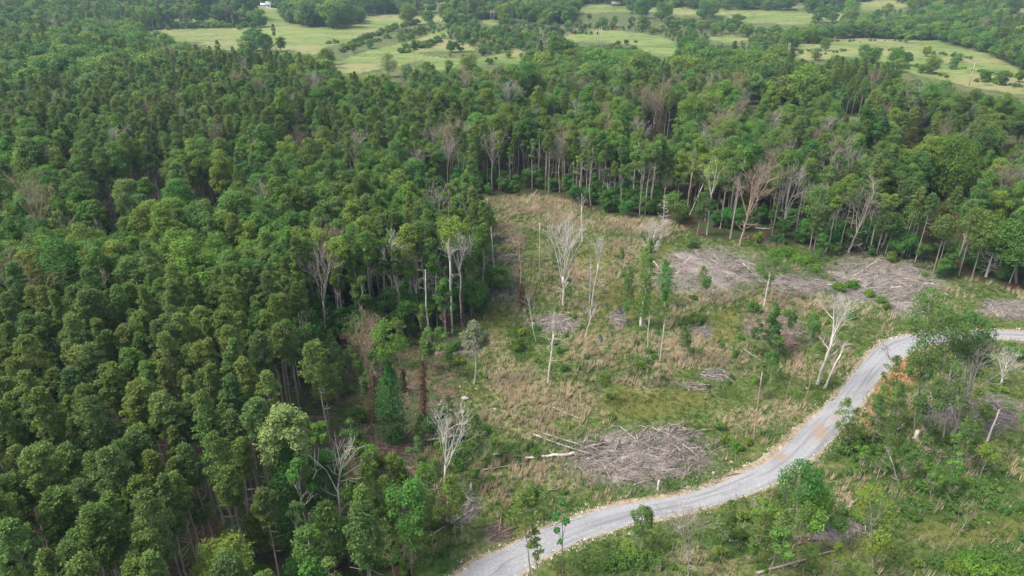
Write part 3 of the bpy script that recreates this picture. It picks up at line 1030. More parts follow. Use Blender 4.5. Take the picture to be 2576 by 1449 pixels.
# twigs lying all over the clearing
x, y, z, a, b = clear_points(9000)
k = rng.random(len(x)) < 0.22 + 0.5 * ell(a, b, LITTER) + 0.3 * inpoly(a, b, STRIP)
mb = MB()
for q in np.stack([x[k], y[k], z[k]], 1)[:2600]:
    g, l = rng.uniform(0, 6.283), rng.uniform(0.5, 2.2)
    v = np.array([math.cos(g), math.sin(g), 0]) * l * .5
    mb.tube([q - v + [0, 0, .12], q + [rng.normal() * .1, rng.normal() * .1, .2], q + v + [0, 0, rng.uniform(.1, .35)]], [.035, .03, .012], 3, rng.random(), cap=False)
tag(link('fallen_twigs', mb.mesh('fallen_twigs', M['slash'])), kind='stuff')

# ------------------------------------------------------------------ the woods
V_PINE = [pine(100 + i, H=rng.uniform(17.6, 20.4), zb=rng.uniform(10.0, 13.2), R=rng.uniform(1.55, 2.25), tufts=int(rng.uniform(70, 110)), sparse=(0, 0.1, 0.25)[i % 3], top=rng.uniform(1.2, 2.0)) for i in range(9)]
V_BROAD = [broadleaf(200 + i, H=rng.uniform(14.5, 18.5), zb=rng.uniform(5, 8), R=rng.uniform(2.4, 3.9), nl=int(rng.uniform(18, 28)), per=430, leaf=0.29, gap=(0.0, 0.12, 0.25)[i % 3]) for i in range(10)]
N_FULL = len(V_BROAD)
V_BROAD += [broadleaf(230 + i, H=rng.uniform(15.5, 18.5), zb=rng.uniform(9.5, 12), R=rng.uniform(1.6, 2.5), nl=14, per=190, gap=0.3, leaf=0.32, bare=4, bark='palebark', tr=0.19) for i in range(6)]
V_STAND = [pine(150 + i, H=rng.uniform(18.2, 21.0), zb=rng.uniform(12.2, 14.6), R=rng.uniform(0.95, 1.45), tufts=int(rng.uniform(62, 84)), per=84, blade=0.30, sparse=(0, 0.1, 0.22)[i % 3], top=rng.uniform(1.4, 2.6), base=0.6, tr=0.16, droop=0.1) for i in range(9)]
N_OPEN = len(V_PINE)
V_PINE += V_STAND
V_CEDAR = [pine(300 + i, H=rng.uniform(11, 14), zb=2.6, R=rng.uniform(2.1, 2.8), tufts=150, per=64, mat='cedar', blade=0.30, top=1.15, base=0.8, droop=0.35) for i in range(4)]
V_SAP = [broadleaf(320 + i, H=rng.uniform(5, 8), zb=0.7, R=rng.uniform(1.5, 2.3), nl=16, per=190, leaf=0.28, tr=0.07, gap=0.1, mat='vine') for i in range(5)]
V_SNAG = [snag(340 + i, H=rng.uniform(15, 18), fork=rng.uniform(0.42, 0.62), stems=int(rng.integers(4, 8)), spread=rng.uniform(0.25, 0.42), mat='greysnag' if i % 2 else 'brown', thin=0.75, tr=0.18) for i in range(6)]
V_FAR = [broadleaf(400 + i, H=rng.uniform(10.5, 14), zb=0.8, R=rng.uniform(4.0, 5.6), nl=int(rng.uniform(18, 30)), per=150, leaf=0.62, tr=0.3, gap=(0.0, 0.15, 0.25)[i % 3], flat=0.85) for i in range(7)]
V_SHRUB = [shrub(360 + i, R=rng.uniform(1.2, 1.6), H=rng.uniform(1.6, 2.3)) for i in range(5)]

PROT = [(2335, 330, 2460, 485, 500), (1622, 232, 1700, 335, 350), (1350, 240, 1398, 305, 300), (1325, 208, 1372, 262, 265), (1865, 432, 1948, 600, 619), (1965, 422, 2040, 575, 594), (2140, 470, 2212, 610, 636), (1782, 410, 1830, 570, 591),
        (1690, 400, 1760, 520, 535), (1940, 178, 2080, 258, 262), (2110, 215, 2180, 290, 292), (1880, 175, 1970, 258, 262), (2272, 275, 2330, 345, 350), (2510, 310, 2576, 368, 365), (325, 405, 412, 500, 505), (242, 468, 300, 540, 540), (500, 440, 575, 480, 490), (733, 320, 778, 378, 385),
        (780, 640, 845, 780, 860), (1100, 345, 1160, 450, 485), (1215, 340, 1262, 450, 480), (1030, 380, 1070, 460, 500), (2262, 515, 2485, 690, 690), (2190, 525, 2262, 640, 640), (2030, 470, 2075, 620, 628), (2510, 555, 2576, 690, 712), (950, 132, 1045, 190, 195), (2060, 560, 2160, 620, 600), (1860, 480, 1920, 510, 480)]
pts = []          # x, y, z, kind, variant, scale, rot
rng = np.random.default_rng(2024)
for d0, d1, sp in ((28, 165, 2.75), (165, 330, 4.2), (330, 600, 6.0), (600, 1050, 8.2), (1050, 1750, 10.5)):
    xx = np.arange(-d1 * 0.95 - 60, d1 * 0.95 + 60, sp)
    yy = np.arange(18, d1 + 5, sp)
    X, Y = np.meshgrid(xx, yy)
    X = (X + (np.arange(len(yy)) % 2)[:, None] * sp * .5).ravel()
    Y = Y.ravel()
    X = X + rng.uniform(-.42, .42, X.shape) * sp
    Y = Y + rng.uniform(-.42, .42, X.shape) * sp
    d = np.hypot(X, Y)
    k = (d >= d0) & (d < d1)
    X, Y, d = X[k], Y[k], d[k]
    Z = terrain(X, Y)
    a, b, dp = project(X, Y, Z)
    ta, tb, _ = project(X, Y, Z + 18)
    k = (np.minimum(a, ta) < PW + 260) & (np.maximum(a, ta) > -260) & (tb < PH + 90) & (b > -40) & ~inpoly(a, b, CLEAR) & ~in_fields(a, b)
    X, Y, Z, d, a, b = X[k], Y[k], Z[k], d[k], a[k], b[k]
    k = off_road(X, Y, 4.0)
    X, Y, Z, d, a, b = X[k], Y[k], Z[k], d[k], a[k], b[k]
    inp = inpoly(a, b, PINES)
    scr = inpoly(a, b, SCRUB)
    patch = fbm(X, Y, 46, 123)
    for i in range(len(X)):
        u = rng.random()
        x, y = a[i], b[i]
        pn = np.clip((patch[i] - 0.5) * 3.2, -0.25, 0.4)
        off = np.array([(13, 0), (-13, 0), (0, -8), (6, -10), (-6, -10), (0, -15)])
        e = project(X[i] + off[:, 0], Y[i] + off[:, 1], Z[i])
        edge = d[i] < 260 and not inp[i] and inpoly(e[0], e[1], CLEAR).any()
        if inp[i]:
            kind = 'pine' if u < 0.975 else 'broad'
        elif scr[i]:
            kind = 'cedar' if u < 0.15 else 'far'
        elif edge:
            kind = 'pine' if u < 0.36 else ('broad' if u < 0.975 else 'snag')
        elif d[i] > 330:
            kind = 'pine' if u < 0.14 + pn else ('far' if u < 0.988 else 'snag')
        elif x > 1850:
            kind = 'cedar' if u < 0.24 else ('pine' if u < 0.52 + pn else ('broad' if u < 0.95 else 'snag'))
        elif x < 1190 and y > 480:
            kind = 'pine' if u < 0.10 + min(pn, 0.06) else ('broad' if u < 0.985 else 'snag')
        elif x < 1000:
            kind = 'pine' if u < 0.24 + pn else ('broad' if u < 0.975 else 'snag')
        else:
            kind = 'pine' if u < 0.25 + pn else ('broad' if u < 0.93 else 'snag')
        if edge and rng.random() < 0.18:
            continue
        grow = 1.0 + 0.30 * float(sstep(300, 750, d[i]))
        s = {'pine': rng.normal(0.97, 0.09), 'broad': rng.normal(0.95, 0.15) * grow, 'cedar': rng.normal(0.95, 0.16), 'snag': rng.normal(1.06, 0.1), 'far': rng.normal(1.08, 0.24)}[kind]
        if scr[i]:
            s *= rng.uniform(0.22, 0.5)
        s = float(np.clip(s, 0.2, 1.6))
        if inp[i] and rng.random() < float(sstep(640, 735, x)) * 0.4:
            continue
        if d[i] < 165 and not inp[i] and rng.random() < 0.22:
            continue
        h = (17.5 if kind in ('pine', 'broad', 'snag') else 12.5) * s
        q = project(X[i], Y[i], Z[i] + h)
        q2 = project(X[i], Y[i], Z[i] + h * 0.6)
        if d[i] > 210:
            rr = (4.5 if kind == 'far' else 2.5) * s
            f5 = project(X[i] + np.array([0, 0, rr, -rr, 0]), Y[i], Z[i] + np.array([h, h * .7, h * .8, h * .8, h * .4]))
            if in_fields(f5[0], f5[1]).any() and rng.random() < 0.995:
                continue
        if d[i] < 130 and x > 600 and not inp[i] and inpoly(np.array([q2[0]]), np.array([q2[1]]), [(790, 900), (1500, 900), (1500, 1449), (790, 1449)])[0]:
            continue
        hit = False
        cz = np.array([h, h * .8, h * .55, h * .7, h * .7])
        c5 = project(X[i] + np.array([0, 0, 0, 2.2, -2.2]), Y[i], Z[i] + cz)
        for (x0, y0, x1, y1, byy) in PROT:
            if y > byy + 2 and ((c5[0] > x0) & (c5[0] < x1) & (c5[1] > y0) & (c5[1] < y1)).any():
                hit = True
        if hit and rng.random() < 0.93:
            continue
        if inp[i]:
            q3 = project(X[i], Y[i], Z[i] + h * 0.85)
            if inpoly(np.array([q3[0]]), np.array([q3[1]]), [(410, 1480), (390, 1340), (500, 1290), (590, 1190), (690, 1150), (770, 1290), (770, 1480)])[0] and rng.random() < 0.86:
                continue
        nv = {'pine': V_PINE, 'broad': V_BROAD, 'cedar': V_CEDAR, 'snag': V_SNAG, 'far': V_FAR}[kind]
        vi = int(rng.integers(len(nv)))
        if kind == 'pine':
            vi = int(rng.integers(N_OPEN, len(nv))) if (inp[i] or edge or rng.random() < 0.3) else int(rng.integers(N_OPEN))
        if kind == 'broad':
            vi = int(rng.integers(N_FULL, len(nv))) if (edge or rng.random() < 0.2) else int(rng.integers(N_FULL))
        pts.append((X[i], Y[i], Z[i], kind, vi, s, rng.uniform(0, 6.283)))
        # green understory along the open edges of the woods
        if edge and rng.random() < 0.95:
            for _ in range(int(rng.integers(1, 4))):
                jx, jy = X[i] + rng.normal() * 2.2, Y[i] + rng.normal() * 2.2
                pts.append((jx, jy, float(terrain(jx, jy)), 'sap', int(rng.integers(len(V_SAP))), rng.uniform(0.65, 1.5) if x < 1190 else rng.uniform(0.45, 1.1), rng.uniform(0, 6.28)))

ORD = 'first second third fourth fifth sixth seventh eighth ninth tenth eleventh twelfth thirteenth fourteenth fifteenth sixteenth seventeenth eighteenth nineteenth twentieth twenty-first twenty-second twenty-third twenty-fourth twenty-fifth twenty-sixth twenty-seventh twenty-eighth twenty-ninth thirtieth'.split()
KIND = {'pine': (V_PINE, 'pine_tree', 'pine', 'pine', 'olive'), 'broad': (V_BROAD, 'broadleaf_tree', 'tree', 'broadleaf', 'green'), 'cedar': (V_CEDAR, 'cedar_tree', 'cedar', 'cedar', 'dark'),
        'snag': (V_SNAG, 'bare_tree', 'dead tree', 'bare tree', 'leafless'), 'sap': (V_SAP, 'sapling', 'sapling', 'sapling', 'leafy')}
ZONES = {'P': ('in the pine stand', 'its clearing edge'), 'L': ('in woods beside the clearing', 'its clearing edge'), 'U': ('in woods below the pasture', 'its road side'),
         'R': ('in woods past slash piles', 'its road end'), 'B': ('in woods behind the clearing', 'its road end')}


def zone(a, b):
    if inpoly(np.array([a]), np.array([b]), PINES)[0]:
        return 'P'
    if a < 1190 and b > 480:
        return 'L'
    if a < 1000:
        return 'U'
    return 'R' if a > 1850 else 'B'


def scatter(name, items, var, src):
    """the rest of a wood as one object: points that carry copies of the trees that already stand in it"""
    me = bpy.data.meshes.new(name)
    me.from_pydata([(q[0], q[1], q[2]) for q in items], [], [])
    for nm, tp, vals in (('rot', 'FLOAT', [q[6] for q in items]), ('size', 'FLOAT', [q[5] for q in items]), ('kind', 'INT', [q[4] % len(src) for q in items])):
        at = me.attributes.new(nm, tp, 'POINT')
        at.data.foreach_set('value', np.array(vals, np.float32 if tp == 'FLOAT' else np.int32))
    o = link(name, me)
    ng = bpy.data.node_groups.new(name, 'GeometryNodeTree')
    ng.interface.new_socket(name='Geometry', in_out='INPUT', socket_type='NodeSocketGeometry')
    ng.interface.new_socket(name='Geometry', in_out='OUTPUT', socket_type='NodeSocketGeometry')
    N = ng.nodes
    gi, go, J = N.new('NodeGroupInput'), N.new('NodeGroupOutput'), N.new('GeometryNodeJoinGeometry')

    def named(nm, t):
        q = N.new('GeometryNodeInputNamedAttribute')
        q.data_type = t
        q.inputs[0].default_value = nm
        return q.outputs[0]
    rot, size, kd = named('rot', 'FLOAT'), named('size', 'FLOAT'), named('kind', 'INT')
    cx = N.new('ShaderNodeCombineXYZ')
    ng.links.new(rot, cx.inputs[2])
    for k, tc in enumerate(src):
        jj = N.new('GeometryNodeJoinGeometry')
        for ob in tc:
            oi = N.new('GeometryNodeObjectInfo')
            oi.transform_space = 'ORIGINAL'
            oi.inputs[0].default_value = ob
            ng.links.new(oi.outputs['Geometry'], jj.inputs[0])
        g2i = N.new('GeometryNodeGeometryToInstance')
        ng.links.new(jj.outputs[0], g2i.inputs[0])
        cmp_ = N.new('FunctionNodeCompare')
        cmp_.data_type = 'INT'
        cmp_.operation = 'EQUAL'
        ia = [s for s in cmp_.inputs if s.type == 'INT']
        ng.links.new(kd, ia[0])
        ia[1].default_value = k
        ip = N.new('GeometryNodeInstanceOnPoints')
        ng.links.new(gi.outputs[0], ip.inputs['Points'])
        ng.links.new(cmp_.outputs[0], ip.inputs['Selection'])
        ng.links.new(g2i.outputs[0], ip.inputs['Instance'])
        ng.links.new(cx.outputs[0], ip.inputs['Rotation'])
        ng.links.new(size, ip.inputs['Scale'])
        ng.links.new(ip.outputs[0], J.inputs[0])
    ng.links.new(J.outputs[0], go.inputs[0])
    md = o.modifiers.new('scatter', 'NODES')
    md.node_group = ng
    return tag(o, kind='stuff')


for kind, (var, name, cat, word, adj) in KIND.items():
    items = [q for q in pts if q[3] == kind]
    inframe, rest = [], []
    for q in items:
        h = 13 * q[5] if kind != 'sap' else 4 * q[5]
        a, b, dp = project(q[0], q[1], q[2] + h)
        a, b, dp = float(a), float(b), float(dp)
        (inframe if (-10 < a < PW + 10 and -5 < b < PH + 20) else rest).append((dp, a, b, q))
    inframe.sort(key=lambda t: t[0])
    cap = 296 if kind != 'snag' else 110
    chosen, rest = inframe[:cap], rest + inframe[cap:]
    zs = {}
    for t in chosen:
        q = t[3]
        g = project(q[0], q[1], q[2])
        zs.setdefault(zone(float(g[0]), float(g[1])), []).append(t)
    src = [None] * len(var)
    bpart = 'limb' if kind == 'snag' else 'crown'
    for zk, L in zs.items():
        L.sort(key=lambda t: -t[2])
        w = max(4, min(18, int(math.sqrt(len(L)) * 1.1) + 1))
        while math.ceil(len(L) / w) > 20:
            w += 1
        for r in range(0, len(L), w):
            row = sorted(L[r:r + w], key=lambda t: -t[1])
            for c, (dp, a, b, q) in enumerate(row):
                sz = 'tall' if q[5] > 1.06 else ('small' if q[5] < 0.88 else adj)
                lab = f"{sz} {word} {ZONES[zk][0]}, {ORD[r // w]} row up, {ORD[c]} from {ZONES[zk][1]}"
                o = root(name, (q[0], q[1], q[2] - 0.05), lab, cat, f"{word}s {ZONES[zk][0]}", q[6], q[5], (rng.normal() * 0.025, rng.normal() * 0.025))
                more = var[q[4]][1]
                got = [link('trunk', var[q[4]][0], o)] + [link(bpart, v, o) for v in (more if isinstance(more, list) else [more])]
                if src[q[4]] is None:
                    src[q[4]] = got
    src = [s for s in src if s]
    if rest and src:
        scatter({'pine': 'pine_forest', 'broad': 'broadleaf_forest', 'cedar': 'cedar_forest', 'snag': 'dead_timber_forest', 'sap': 'sapling_thicket_foliage'}[kind], [t[3] for t in rest], var, src)

# ------------------------------------------------------------------ single trees one can point to
_seed = [1000]


def sd():
    _seed[0] += 7
    return _seed[0]


def hero(bx, by, tx, ty):
    base = G(bx, by)
    top = top_at(base, tx, ty)
    v = top - base
    return base, float(np.linalg.norm(v)), math.atan2(v[0], v[2]), mpp(base)


def bare_tree(bx, by, tx, ty, label, **kw):
    base, H, lean, m = hero(bx, by, tx, ty)
    o = root('bare_tree', base, label, 'dead tree', 'bare trees of the clearing', 0, 1, (lean, 0))
    t, b = snag(sd(), H=H, **kw)
    link('trunk', t, o)
    for q in b:
        link('limb', q, o)
    return o, H


def leafy_tree(bx, by, tx, ty, crown_by, w, label, kind='broad', name='broadleaf_tree', cat='tree', **kw):
    base, H, lean, m = hero(bx, by, tx, ty)
    zb = float(top_at(base, bx, crown_by)[2] - base[2])
    o = root(name, base, label, cat, None, 0, 1, (lean, 0))
    if kind == 'pine':
        t, c = pine(sd(), H=H, zb=max(0.4, zb), R=w * m / 2, **kw)
    else:
        t, c = broadleaf(sd(), H=H, zb=max(0.4, zb), R=w * m / 2, **kw)
    link('trunk', t, o)
    link('crown', c, o)
    return o, H, m


BT = bare_tree
BT(1417, 768, 1432, 563, 'tall pale bare tree with many upswept stems in the middle of the clearing', fork=0.36, stems=6, spread=0.48, level=3, tr=0.27, side=9)
BT(1489, 773, 1510, 590, 'pale bare tree with a side limb, just past the many-stemmed bare tree', fork=0.62, stems=4, spread=0.36, level=2, tr=0.20, side=7)
BT(1482, 763, 1493, 640, 'thin pale bare stem leaning against the side-limbed bare tree', fork=0.8, stems=2, spread=0.25, level=1, tr=0.11, side=3)
o, H = BT(1315, 776, 1304, 575, 'pinkish bare tree with rusty dead vine around its foot, beside the arched brush', fork=0.66, stems=5, spread=0.4, level=2, tr=0.13, side=5, mat='brown')
link('vine_leaves', vine_column(sd(), 0.4, H * 0.32, 0.9, 0.6, 900, 'rust', 0.26), o)
BT(1330, 760, 1345, 650, 'slender bare tree leaning beside the pinkish vine-footed one', fork=0.6, stems=3, spread=0.3, level=2, tr=0.09, side=4, mat='brown')
BT(1357, 703, 1355, 543, 'straight thin bare pole standing behind the many-stemmed bare tree', fork=0.9, stems=2, level=1, tr=0.10, side=4, thin=0.7)
BT(1464, 610, 1466, 489, 'broken bare trunk standing near the back edge of the clearing', fork=0.75, stems=3, level=2, tr=0.19, side=5)
BT(1245, 710, 1235, 568, 'bare grey pole at the shaded edge beside the arched brush', fork=0.92, stems=3, spread=0.5, level=1, tr=0.15, side=3)
BT(1226, 588, 1228, 522, 'thin pole at the back corner of the clearing', fork=0.9, stems=2, level=1, tr=0.10, side=2)
BT(1349, 860, 1332, 740, 'bent slender dead sapling in green weeds before the brush pile', fork=0.45, stems=3, spread=0.6, level=1, tr=0.08, side=3)
BT(1379, 963, 1402, 790, 'pale bare tree with drooping side limbs, below the round brush pile', fork=0.7, stems=3, spread=0.35, level=2, tr=0.14, side=11)
BT(1472, 850, 1494, 762, 'pale leaning dead tree with long arched limbs by the wet hollow', fork=0.6, stems=4, spread=0.9, level=2, tr=0.12, side=5)
BT(1629, 880, 1635, 785, 'slim straight dead sapling below the tall ivy column', fork=0.8, stems=3, spread=0.5, level=1, tr=0.08, side=4)
BT(1660, 910, 1674, 800, 'slim leaning dead sapling out in the open straw grass', fork=0.85, stems=3, spread=0.4, level=1, tr=0.09, side=5)
BT(1661, 603, 1672, 490, 'small grey dead conifer at the back edge of the clearing', conifer=True, tr=0.18, side=5)
BT(1640, 612, 1640, 560, 'grey twiggy dead bush tree at the back edge beside the dead conifer', fork=0.2, stems=7, spread=0.7, level=3, tr=0.10, side=6)
BT(1861, 619, 1909, 432, 'big reddish brown dead tree with a wide twiggy head above the slash pile', fork=0.42, stems=6, spread=0.34, level=4, tr=0.34, side=6, mat='brown')
o, H = BT(1969, 596, 2003, 425, 'tall pale vase-shaped dead tree with many stems above the bright green vines', fork=0.40, stems=7, spread=0.40, level=3, tr=0.27, side=7, mat='greysnag')
BT(2134, 636, 2186, 470, 'leaning pale dead tree with fine upswept stems beside the upper brush pile', fork=0.34, stems=6, spread=0.30, level=3, tr=0.22, side=6, mat='greysnag')
BT(1778, 591, 1806, 415, 'slender white dead tree forking high, behind the clearing edge', fork=0.62, stems=4, spread=0.4, level=2, tr=0.18, side=5)
BT(1728, 535, 1752, 400, 'brown dead trunk leaning in a clump at the wood edge', fork=0.8, stems=3, level=2, tr=0.22, side=8, mat='brown')
BT(1735, 540, 1770, 460, 'thin dead stem slanting beside the brown dead trunk', fork=0.9, stems=2, level=1, tr=0.12, side=3)
BT(2057, 966, 2125, 752, 'big pale leaning dead tree on the near side of the clearing by the road', fork=0.55, stems=5, spread=0.32, level=3, tr=0.27, side=5)
BT(2074, 976, 2132, 855, 'pale leaning dead stem just beside the big leaning dead tree', fork=0.7, stems=3, spread=0.3, level=2, tr=0.16, side=6)
BT(1921, 770, 1940, 690, 'white dead stem under the thin leafy tree past the slash pile', fork=0.85, stems=3, level=1, tr=0.14, side=4)
BT(2480, 696, 2520, 592, 'dead conifer with rows of bare side branches at the dark wood edge', conifer=True, tr=0.25, side=9)
BT(1896, 1106, 1925, 925, 'bare leaning pole standing alone above the road', fork=0.93, stems=2, level=1, tr=0.13, side=2, mat='brown')
BT(1975, 1010, 1998, 930, 'thin brown sapling trunk leaning in the grass by the road', fork=0.9, stems=2, level=1, tr=0.08, side=3, mat='brown')
BT(2025, 1006, 2050, 920, 'thin brown sapling trunk close by the big leaning dead tree', fork=0.9, stems=2, level=1, tr=0.08, side=3, mat='brown')
o, H = BT(1124, 1322, 1120, 1050, 'pale bare tree with a skirt of rusty dead vine near the road bottom', fork=0.60, stems=5, spread=0.36, level=3, tr=0.16, side=5)
link('vine_leaves', vine_column(sd(), 0.3, H * 0.46, 1.0, 0.35, 1300, 'rust', 0.26, hang=0.5), o)
BT(856, 1372, 846, 1105, 'white bare forked tree between the pale vine tower and the leafy saplings', fork=0.56, stems=4, spread=0.3, level=2, tr=0.14, side=6)
BT(930, 990, 905, 815, 'bare purplish tree with wide twigs before the shaded wood edge', fork=0.40, stems=6, spread=0.55, level=3, tr=0.17, side=7, mat='brown')
BT(918, 905, 928, 800, 'thicket of purplish bare twigs behind the green ivy tower', fork=0.3, stems=7, spread=0.6, level=3, tr=0.10, side=6, mat='brown')
BT(1007, 823, 980, 610, 'tall pale twin dead tree leaning at the shaded wood edge', fork=0.55, stems=4, spread=0.3, level=3, tr=0.24, side=5)
BT(1055, 812, 1035, 625, 'wide-forked pale dead tree at the shaded wood edge', fork=0.45, stems=5, spread=0.55, level=3, tr=0.19, side=5, mat='greysnag')
BT(1080, 862, 1067, 680, 'broken pale snag standing in front of the shaded wood edge', broken=True, tr=0.19, side=5)
BT(1184, 783, 1189, 732, 'short broken snag at the corner of the shaded wood edge', broken=True, tr=0.13, side=3)
o, H = BT(1162, 818, 1158, 596, 'dead tree with a twig head and rusty vine, corner of the shaded wood edge', fork=0.66, stems=6, spread=0.5, level=3, tr=0.17, side=3)
link('vine_leaves', vine_column(sd(), 0.5, H * 0.42, 0.55, 0.4, 900, 'rust', 0.26, hang=0.5), o)
BT(1137, 838, 1130, 610, 'pale trunk with a small bare head, between two rusty vine trees', fork=0.8, stems=4, spread=0.35, level=2, tr=0.18, side=3)
BT(822, 860, 808, 640, 'tall pale dead tree with spreading limbs in the dark wood gap', fork=0.48, stems=5, spread=0.45, level=3, tr=0.22, side=5, mat='greysnag')
BT(280, 540, 265, 470, 'bare tree with a wide pale crown amid the dark woods', fork=0.35, stems=6, spread=0.6, level=3, tr=0.2, side=5, mat='greysnag')
BT(400, 505, 375, 415, 'curved pale dead tree standing in woods below the upper pasture', fork=0.35, stems=6, spread=0.6, level=3, tr=0.2, side=5, mat='greysnag')
BT(355, 480, 340, 405, 'pale dead tree with crooked stems in a gap of the woods', fork=0.4, stems=5, spread=0.5, level=3, tr=0.2, side=5, mat='greysnag')
BT(545, 490, 540, 440, 'low pinkish dead crown amid the woods', fork=0.3, stems=7, spread=0.7, level=3, tr=0.16, side=5, mat='brown')
BT(755, 385, 752, 320, 'pinkish twisted dead tree above the green woods', fork=0.3, stems=5, spread=0.5, level=3, tr=0.2, side=5, mat='brown')
BT(1658, 350, 1660, 235, 'big fan-shaped pinkish dead tree in woods behind the clearing', fork=0.22, stems=9, spread=0.55, level=4, tr=0.33, side=6, mat='brown')
BT(1370, 300, 1375, 242, 'fan-shaped pale dead tree rising from woods behind the clearing', fork=0.3, stems=7, spread=0.5, level=3, tr=0.22, side=4)
BT(1345, 265, 1350, 210, 'purplish twiggy dead crown in the distant woods', fork=0.3, stems=7, spread=0.55, level=3, tr=0.2, side=4, mat='brown')
BT(1128, 485, 1130, 345, 'fan-headed bare tree in the front row behind the clearing', fork=0.52, stems=7, spread=0.42, level=3, tr=0.18, side=3, mat='greysnag')
BT(1238, 480, 1240, 340, 'bare tree with a narrow fan head next along the wood front', fork=0.5, stems=7, spread=0.4, level=3, tr=0.18, side=3, mat='greysnag')
BT(1048, 500, 1050, 380, 'bare tree with an upswept head in the front of the woods', fork=0.55, stems=6, spread=0.4, level=3, tr=0.17, side=3, mat='greysnag')
BT(2300, 350, 2310, 275, 'big pale dead tree with a broad fan above the wooded slope', fork=0.4, stems=7, spread=0.5, level=3, tr=0.24, side=4, mat='greysnag')
BT(2560, 365, 2556, 310, 'pale sprawling dead tree at the far edge of the wooded slope', fork=0.3, stems=7, spread=0.8, level=3, tr=0.24, side=4)
for (bx, by, tx, ty) in [(1960, 250, 1972, 178), (1990, 255, 2005, 185), (2005, 258, 2022, 190), (2050, 260, 2062, 190), (2068, 262, 2072, 205), (2110, 270, 2118, 210), (1885, 240, 1893, 175), (1948, 262, 1960, 200), (2160, 290, 2172, 235)]:
    BT(bx, by, tx, ty, f'grey bare trunk in the row of dead timber below the far pasture, {ORD[int((bx - 1860) // 20)]} along', fork=0.72, stems=4, spread=0.35, level=2, tr=0.22, side=4, mat='snag' if bx % 2 else 'brown')
BT(1731, 1449, 1738, 1290, 'pinkish bare tree with spreading limbs at the near side of the road', fork=0.42, stems=6, spread=0.6, level=3, tr=0.11, side=8, mat='greysnag', thin=0.8)
BT(2267, 1236, 2232, 1125, 'thin pale dead sapling bent over above green brush', fork=0.8, stems=3, spread=0.8, level=1, tr=0.08, side=2)
BT(2393, 1096, 2490, 868, 'big leaning pale dead tree beside the oaks over the road bend', fork=0.5, stems=5, spread=0.4, level=3, tr=0.24, side=4, mat='greysnag')
BT(2517, 966, 2540, 895, 'small white twiggy dead tree past the oaks at the road bend', fork=0.3, stems=6, spread=0.7, level=3, tr=0.17, side=5)
BT(2480, 1116, 2512, 1030, 'grey dead snag standing over tangled fallen logs', broken=True, tr=0.17, side=5)
BT(2240, 905, 2222, 868, 'small dead shrub tree with brown leaves on the red bank', fork=0.4, stems=4, spread=0.6, level=2, tr=0.09, side=4, mat='brown')
BT(2380, 1385, 2460, 1270, 'small leaning grey dead tree near the lower corner thicket', fork=0.6, stems=4, spread=0.4, level=2, tr=0.07, side=4, mat='brown')

# leafy singles
LT = leafy_tree
LT(2398, 500, 2398, 337, 492, 122, 'large round bright green tree standing out on the wooded slope', mat='bright', nl=46, per=250, leaf=0.45, tr=0.3)
LT(2556, 712, 2566, 555, 665, 112, 'round green oak with a pale trunk at the dark wood edge by the frame', nl=30, mat='vine', tr=0.34)
for (bx, by, tx, ty, cb, w, lb) in [(2318, 1062, 2345, 722, 850, 105, 'tallest airy oak over the road bend, hiding the gravel'), (2352, 1085, 2392, 752, 900, 95, 'airy oak just beside the tallest one at the road bend'), (2395, 1075, 2440, 775, 900, 95, 'airy leaning oak behind the pair at the road bend'), (2300, 1090, 2318, 850, 960, 85, 'lower airy oak in front of the road bend group'),
                                     (2372, 1110, 2388, 890, 1030, 100, 'loose bushy oak at the foot of the road bend group'), (2415, 1060, 2470, 830, 960, 80, 'thin oak at the outer side of the road bend group'), (2330, 1120, 2340, 960, 1080, 80, 'scrubby oak low in the road bend group')]:
    LT(bx, by, tx, ty, cb, w, lb, nl=20, per=160, leaf=0.28, gap=0.28, tr=0.13, bark='palebark', bare=4, mat='oak')
LT(2000, 1336, 2016, 1163, 1255, 100, 'small oak with white forked trunk below the road', mat='vine', nl=16, per=150, leaf=0.28, tr=0.11, gap=0.2, bare=3, bark='palebark')
LT(2040, 1320, 2045, 1215, 1300, 90, 'bushy young oak beside the small forked oak', nl=14, per=160, leaf=0.30)
LT(2197, 1429, 2205, 1228, 1390, 125, 'drooping green tree with a white broken foot below the road', nl=18, per=150, leaf=0.28, gap=0.25, tr=0.11, bare=3, bark='palebark')
LT(1964, 1475, 1967, 1330, 1405, 62, 'grey-green sapling on a thin trunk at the lower edge', nl=10, per=130, leaf=0.28, gap=0.2, tr=0.07)
LT(1193, 965, 1196, 806, 900, 66, 'silvery grey-green tree on two white trunks in the shaded strip', mat='grey', nl=16, per=150, leaf=0.32, gap=0.15, tr=0.15, bark='snag')
LT(1019, 1413, 1022, 1215, 1330, 110, 'leafy sapling clump with pale trunks near the road bottom', nl=18, per=170, leaf=0.28, gap=0.1, tr=0.12)
LT(1036, 1445, 1048, 1290, 1400, 66, 'narrow sapling just below the leafy sapling clump', nl=10, per=130, leaf=0.28, gap=0.15, tr=0.08)
LT(927, 1475, 905, 1225, 1310, 56, 'slim young pine on a thin trunk near the lower edge', kind='pine', name='pine_tree', cat='pine', tufts=40, per=40, blade=0.4, tr=0.1)
LT(1008, 1240, 1003, 1155, 1205, 44, 'small round young pine beside the brown brush heap', kind='pine', name='pine_tree', cat='pine', tufts=34, per=36, blade=0.36, tr=0.07, base=0.6)
LT(1198, 1170, 1196, 1045, 1128, 46, 'slender young pine before the fallen pale log', kind='pine', name='pine_tree', cat='pine', tufts=36, per=34, blade=0.36, tr=0.07, base=0.6, sparse=0.1)
